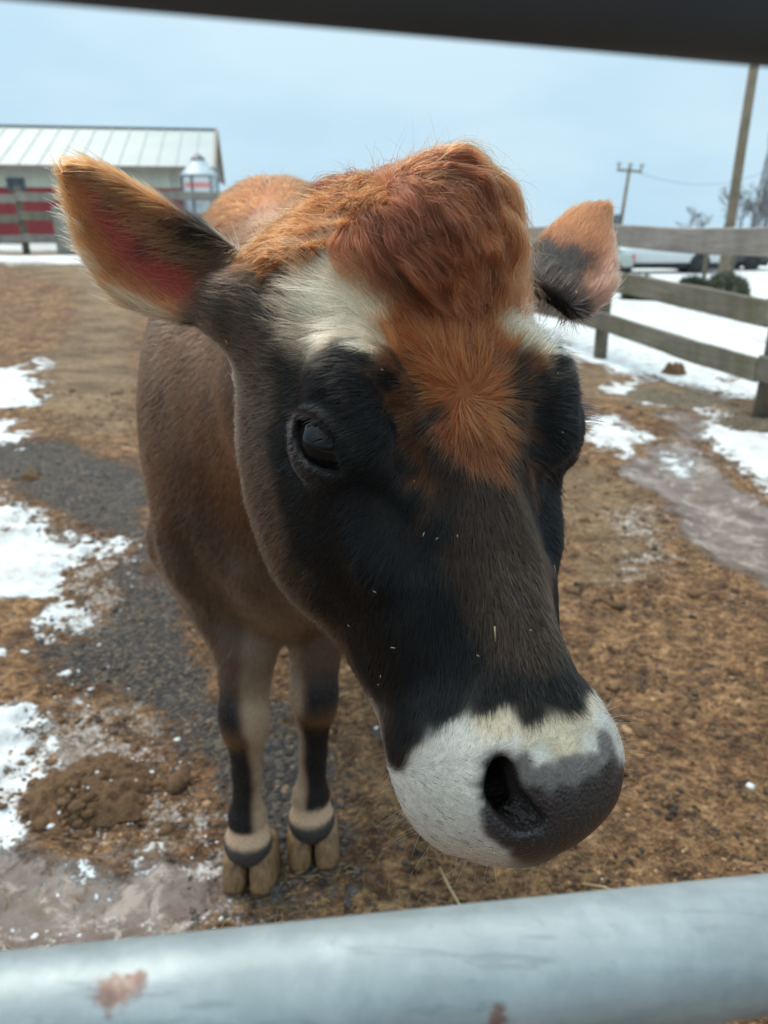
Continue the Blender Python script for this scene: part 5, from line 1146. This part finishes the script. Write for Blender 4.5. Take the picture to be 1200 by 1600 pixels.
# topknot: long hair that leaves the crown and falls in an arc to a point on the forehead
def strands(roots, step_fn, K, L, layer, rng, sag=0):
    P = [roots]; p = roots.copy(); h = L/(K-1)
    for k in range(1, K):
        nrm_ = fld.grad(p, .006); d = step_fn(p, k/(K-1)); d = nrm(d-nrm_*(d*nrm_).sum(1, keepdims=True))
        p = p+d*h[:, None]; t = k/(K-1)
        prof = layer*np.sin(min(t*1.7, 1.0)*np.pi/2)*(1-.85*max(0, t-.45)/.55)
        dd = fld.sample(p); g = fld.grad(p, .006)
        want = np.maximum(prof, .001); corr = np.where(dd < want, want-dd, (want-dd)*.75); p = p+g*corr[:, None]; P.append(p)
    return np.stack(P, 1)
qs = w2l(QC); ee = ((qs[:, 0]-.024)/.070)**2+((qs[:, 1]-.134)/.074)**2
def locks(ng, nchild, w, dirfn, lenfn, layfn, clump, frizz, rng, K=12):
    """guide hairs walked over the skin, then children gathered into them as locks"""
    G0 = quad_samples(ng, w, rng); LG = lenfn(w2l(G0)); GP = strands(G0, dirfn(G0), K, LG, layfn(ng), rng)
    C0 = quad_samples(nchild, w, rng); g3 = np.zeros((nchild, 3), int); w3 = np.zeros((nchild, 3))
    for a in range(0, nchild, 4000):
        d = np.linalg.norm(C0[a:a+4000, None]-G0[None], axis=2)*rng.uniform(.85, 1.15, (len(C0[a:a+4000]), ng)); k = np.argsort(d, 1)[:, :3]; g3[a:a+4000] = k
        q_ = 1/np.maximum(np.take_along_axis(d, k, 1), .001)**2.2; w3[a:a+4000] = q_/q_.sum(1, keepdims=True)
    gi = g3[:, 0]; tt = np.linspace(0, 1, K); sc_ = rng.uniform(.55, 1.0, nchild)
    u = tt[None]*sc_[:, None]*(K-1); i0 = np.clip(u.astype(int), 0, K-2); f = (u-i0)[..., None]; base = 0
    for m in range(3):
        g = g3[:, m]; base = base+w3[:, m][:, None, None]*(GP[g[:, None], i0]*(1-f)+GP[g[:, None], i0+1]*f-G0[g][:, None])
    base = base+C0[:, None]
    ph = rng.uniform(0, 6.28, (nchild, 1)); am = frizz*rng.uniform(.2, 1, (nchild, 1))**2; fv = nrm(rng.normal(size=(nchild, 3)))
    P = base+fv[:, None]*(am*tt[None]*np.sin(ph+tt[None]*rng.uniform(2, 6, (nchild, 1))))[..., None]
    fl = P.reshape(-1, 3); tk = np.tile(tt, nchild)
    sw_ = np.stack([vnoise(fl, .016, 131+i) for i in range(3)], -1)*.0030+np.stack([vnoise(fl*np.array([1, 1, 1]), .0065, 141+i) for i in range(3)], -1)*.0013
    P = P+(sw_*(sstep(0, .5, tk)[:, None])*clump).reshape(P.shape)
    P[:, 0] = C0
    dd = fld.sample(P[:, 1:].reshape(-1, 3)).reshape(nchild, K-1); gg = fld.grad(P[:, 1:].reshape(-1, 3), .006).reshape(nchild, K-1, 3)
    P[:, 1:] += gg*np.maximum(.0008-dd, 0)[..., None]
    loose = (rng.uniform(0, 1, nchild) < .16)*rng.uniform(.2, 1, nchild)**2*.014; P = P+gg[:, 3][:, None]*(loose[:, None]*(tt**1.6)[None])[..., None]+rng.normal(0, .4, (nchild, 1, 3))*(loose[:, None]*(tt**2)[None])[..., None]
    return P, gi, C0
wt = (ee < 1)*(qs[:, 2] > -.02)*(QC[:, 1] < .95)*(np.hypot((qs[:, 0]-TIP[0])*.8, np.minimum(qs[:, 1]-TIP[1]-.02, 0)*0+(qs[:, 1]-TIP[1])) > .016)*(qs[:, 1] > TIP[1]+.012+np.abs(qs[:, 0]-TIP[0]+.004)*1.0)*(1+1.2*sstep(.06, .02, np.hypot(qs[:, 0]-CROWN[0], qs[:, 1]-CROWN[1])))
def dipdir(G0):
    ng = len(G0); cj = CROWN+rng.normal(0, .009, (ng, 3)); tj = TIP+np.stack([rng.normal(0, .011, ng), rng.normal(-.004, .013, ng), 0*np.arange(ng)], -1)
    sw = rng.normal(0, .25, (ng, 3)); cu = rng.normal(0, .6, (ng, 1)); wv_ = rng.uniform(.0, .28, (ng, 1)); w0 = rng.uniform(0, 6.28, (ng, 1)); w1_ = rng.uniform(6, 14, (ng, 1)); ax_ = np.array([0, 0, 1.])
    def f_(p, t):
        qx = w2l(p); a_ = qx-cj; b_ = tj-qx; da = np.linalg.norm(a_[:, :2], axis=1)+.012; db = np.linalg.norm(b_[:, :2], axis=1)+.014
        f = nrm(a_/da[:, None]**2+1.5*b_/db[:, None]**2)
        f = f+sw*.8+np.cross(ax_, f)*(cu*(t-.35)+wv_*np.sin(w0+w1_*t))
        return f@RM.T
    return f_
ln = lambda q_: np.clip(np.linalg.norm((q_-TIP)[:, :2], axis=1)*1.0, .010, .105)*np.exp(rng.normal(0, .16, len(q_)))
PT, gi, R0 = locks(150, 40000, wt, dipdir, ln, lambda k: .0025+.0135*rng.uniform(0, 1, k), 1.0, .0050, rng)
ql = w2l(R0); NT_ = len(R0); gcol = np.exp(.50*vnoise(R0, .005, 151)+.32*vnoise(R0, .014, 152))[:, None]
ct = np.array([.180, .041, .0110])*gcol*np.exp(rng.normal(0, .42, (NT_, 1)))
dk = sstep(.045, .012, np.hypot(ql[:, 0]-CROWN[0], ql[:, 1]-CROWN[1]))[:, None]; ct = ct*(1-.6*dk)+np.array([.040, .012, .009])*.6*dk
hi = (rng.uniform(0, 1, (NT_, 1)) < .10); ct = np.where(hi, ct*1.6, ct)
# nape tuft, swept to the viewer's left of the crown
wn_ = ((np.abs(qs[:, 0]+.068) < .042) & (np.abs(qs[:, 1]-.146) < .032) & (qs[:, 2] > -.06) & (QC[:, 1] < .95))*1.0
def napdir(G0):
    ng = len(G0); sw = rng.normal(0, .48, (ng, 3))
    def f_(p, t): return (np.array([-.8, -.30-.35*t, -.3])+sw)@RM.T
    return f_
PN_, gn, R1 = locks(90, 9000, wn_, napdir, lambda q_: rng.uniform(.018, .036, len(q_)), lambda k: .002+.008*rng.uniform(0, 1, k), .7, .0040, rng)
NN = len(R1); cn = np.array([.155, .038, .0095])*np.exp(rng.normal(0, .22, (NN, 1)))*np.exp(.34*vnoise(R1, .008, 153))[:, None]; m_ = (rng.uniform(0, 1, (NN, 1)) < .25); cn = np.where(m_, np.array([.20, .070, .024]), cn)
PF = np.concatenate([PT, PN_]); cF = np.concatenate([ct, cn])
o = hair_obj('forelock', PF-OFF, .00015*np.exp(rng.normal(0, .25, len(PF))), np.clip(cF, .003, .8), hair_mat('forelock_hair', .30, .40), cow, .25); o['kind'] = 'stuff'; o['label'] = 'shaggy ginger topknot'
# stray hairs standing off topknot, nape and back
NS = 1000
ws = (((ee < 1.1) & (qs[:, 2] > -.03)) | wn_.astype(bool))*(QC[:, 1] < .95)*1.0+((QC[:, 2] > 1.25) & (QC[:, 1] > .95))*.15
R2 = quad_samples(NS, ws, rng); g2 = fld.grad(R2); tt = np.linspace(0, 1, 7)
dv = nrm(g2*.8+np.array([.1, 0, .6])+rng.normal(0, .5, (NS, 3))); cv = rng.normal(0, .5, (NS, 3))+np.array([.3, -.2, -.5]); Ls = rng.uniform(.010, .036, NS)
PS = R2[:, None]+(dv[:, None]*tt[None, :, None]+cv[:, None]*(tt**2*.45)[None, :, None])*Ls[:, None, None]
o = hair_obj('stray_hair', PS-OFF, np.full(NS, .00012), np.tile([[.22, .065, .022]], (NS, 1)), M_hair, cow, .3); o['kind'] = 'stuff'

# long pale hairs lying across the hollow of the near ear
fnE, aE, bE, cE = EARW[0]
AE, bnE, inE, dE, hE = fnE(QC)
we = ((dE < .006) & (AE > .02) & (AE < .93) & (inE > 0))*(.06+1.4*sstep(.0, .6, bnE))*(.3+1.2*sstep(-.5, -.9, bnE)+1)
RE = quad_samples(1500, we, rng); AR, bR, _, _, _ = fnE(RE); gE = fld.grad(RE); tt = np.linspace(0, 1, 7)
dE_ = aE*(.9+.3*rng.normal(0, 1, (len(RE), 1)))+bE*(-.75*sstep(-.6, .2, bR)+.3*sstep(-.5, -.9, bR))[:, None]+rng.normal(0, .16, (len(RE), 3))
dE_ = nrm(dE_-gE*(dE_*gE).sum(1, keepdims=True)); LE = rng.uniform(.010, .027, len(RE))
PE = RE[:, None]+dE_[:, None]*(LE[:, None]*tt[None])[..., None]+gE[:, None]*(LE[:, None]*(.30*tt*(1-.55*tt))[None])[..., None]
cE_ = np.where(rng.uniform(0, 1, (len(RE), 1)) < .5, np.array([.36, .18, .085]), np.array([.25, .10, .04]))*np.exp(rng.normal(0, .25, (len(RE), 1)))
o = hair_obj('ear_hair', PE-OFF, np.full(len(RE), .00015), cE_, M_hair, cow, .3); o['kind'] = 'stuff'

# eyelashes and whiskers
EP, EC = [], []
for sg in (-1, 1):
    g = EYE_G*[sg, 1, 1]; e = EYE_E*[sg, 1, 1]; f = EYE_F*[sg, 1, 1]; c0 = EYE_C*[sg, 1, 1]
    for i in range(90):
        u_ = rng.uniform(-.95, .55)*.027; lat = -u_
        vv = .0165*(1-(u_/.0300)**2)+.0005
        root = c0+e*(-abs(u_)*0+u_*(-1 if EYE_E[1] > 0 else 1)*1)+f*vv
        r_out = math.sqrt(max(EYE_R**2*1.38-u_*u_-vv*vv, 1e-6)); root = root+g*r_out
        d0 = nrm(g*.9+f*rng.uniform(.1, .35)+e*rng.normal(0, .15)); d1 = nrm(g*.5-f*.9+np.array([0, -.2, 0])); Lh = rng.uniform(.012, .021)
        tt = np.linspace(0, 1, 6)[:, None]; EP.append(root+(d0*tt+d1*tt**2*.55)*Lh); EC.append([.010, .008, .008])
EPW = l2w(np.array(EP)); o = hair_obj('eyelashes', EPW-OFF, np.full(len(EP), .00017), np.array(EC), M_hair, cow, .3); o['kind'] = 'stuff'
NWk = 190
ww = ((qs[:, 1] < -.245) & (QC[:, 1] < .95) & (qb < .15) & (np.abs(qs[:, 0]) > .028))*(1.0+2.0*(qs[:, 0] > 0))
R3 = quad_samples(NWk, ww, rng); g3 = fld.grad(R3); tt = np.linspace(0, 1, 8)
dv = nrm(g3+rng.normal(0, .28, (NWk, 3))); cv = np.array([0, -.05, -.35])+rng.normal(0, .22, (NWk, 3)); Ls = rng.uniform(.010, .030, NWk)
PW = R3[:, None]+(dv[:, None]*tt[None, :, None]+cv[:, None]*(tt**2*.5)[None, :, None])*Ls[:, None, None]
o = hair_obj('whiskers', PW-OFF, np.full(NWk, .00011), np.tile([[.75, .70, .62]], (NWk, 1)), M_hair, cow, .3); o['kind'] = 'stuff'

# chaff caught in the coat, and a straw on the nose
nc = 36
wc = ((qs[:, 1] < .12) & (qs[:, 1] > -.24) & (QC[:, 1] < .9) & (facing > .1))*1.0
Rc = quad_samples(nc, wc, rng)+0; gc = fld.grad(Rc); Rc = Rc+gc*.003
rr_ = np.random.default_rng(4); tg = nrm(np.cross(gc, rr_.normal(size=(nc, 3)))); sd2 = np.cross(gc, tg); Lc = np.exp(rr_.normal(-6.9, .5, nc))[:, None]
Vc = np.stack([Rc-tg*Lc-sd2*.0003, Rc+tg*Lc-sd2*.0003, Rc+tg*Lc+sd2*.0003, Rc-tg*Lc+sd2*.0003], 1)
Vc = np.concatenate([Vc, Vc+gc[:, None]*.0004], 1).reshape(-1, 3)
qf = np.array([[3, 2, 1, 0], [4, 5, 6, 7], [0, 1, 5, 4], [1, 2, 6, 5], [2, 3, 7, 6], [3, 0, 4, 7]]); Fc = (qf[None]+(np.arange(nc)*8)[:, None, None]).reshape(-1, 4)
o = link('chaff', mesh_np('chaff', Vc, Fc), M_strawp); o['kind'] = 'stuff'
a_, b_ = l2w([-.0259, -.192, .0125]), l2w([-.0243, -.1800, .0150])
stalk([tuple(a_), tuple((a_+b_)/2+np.array([0, 0, .0006])), tuple(b_)], .0007, 'tiny bit of straw stuck to the black nose bridge of the cow')
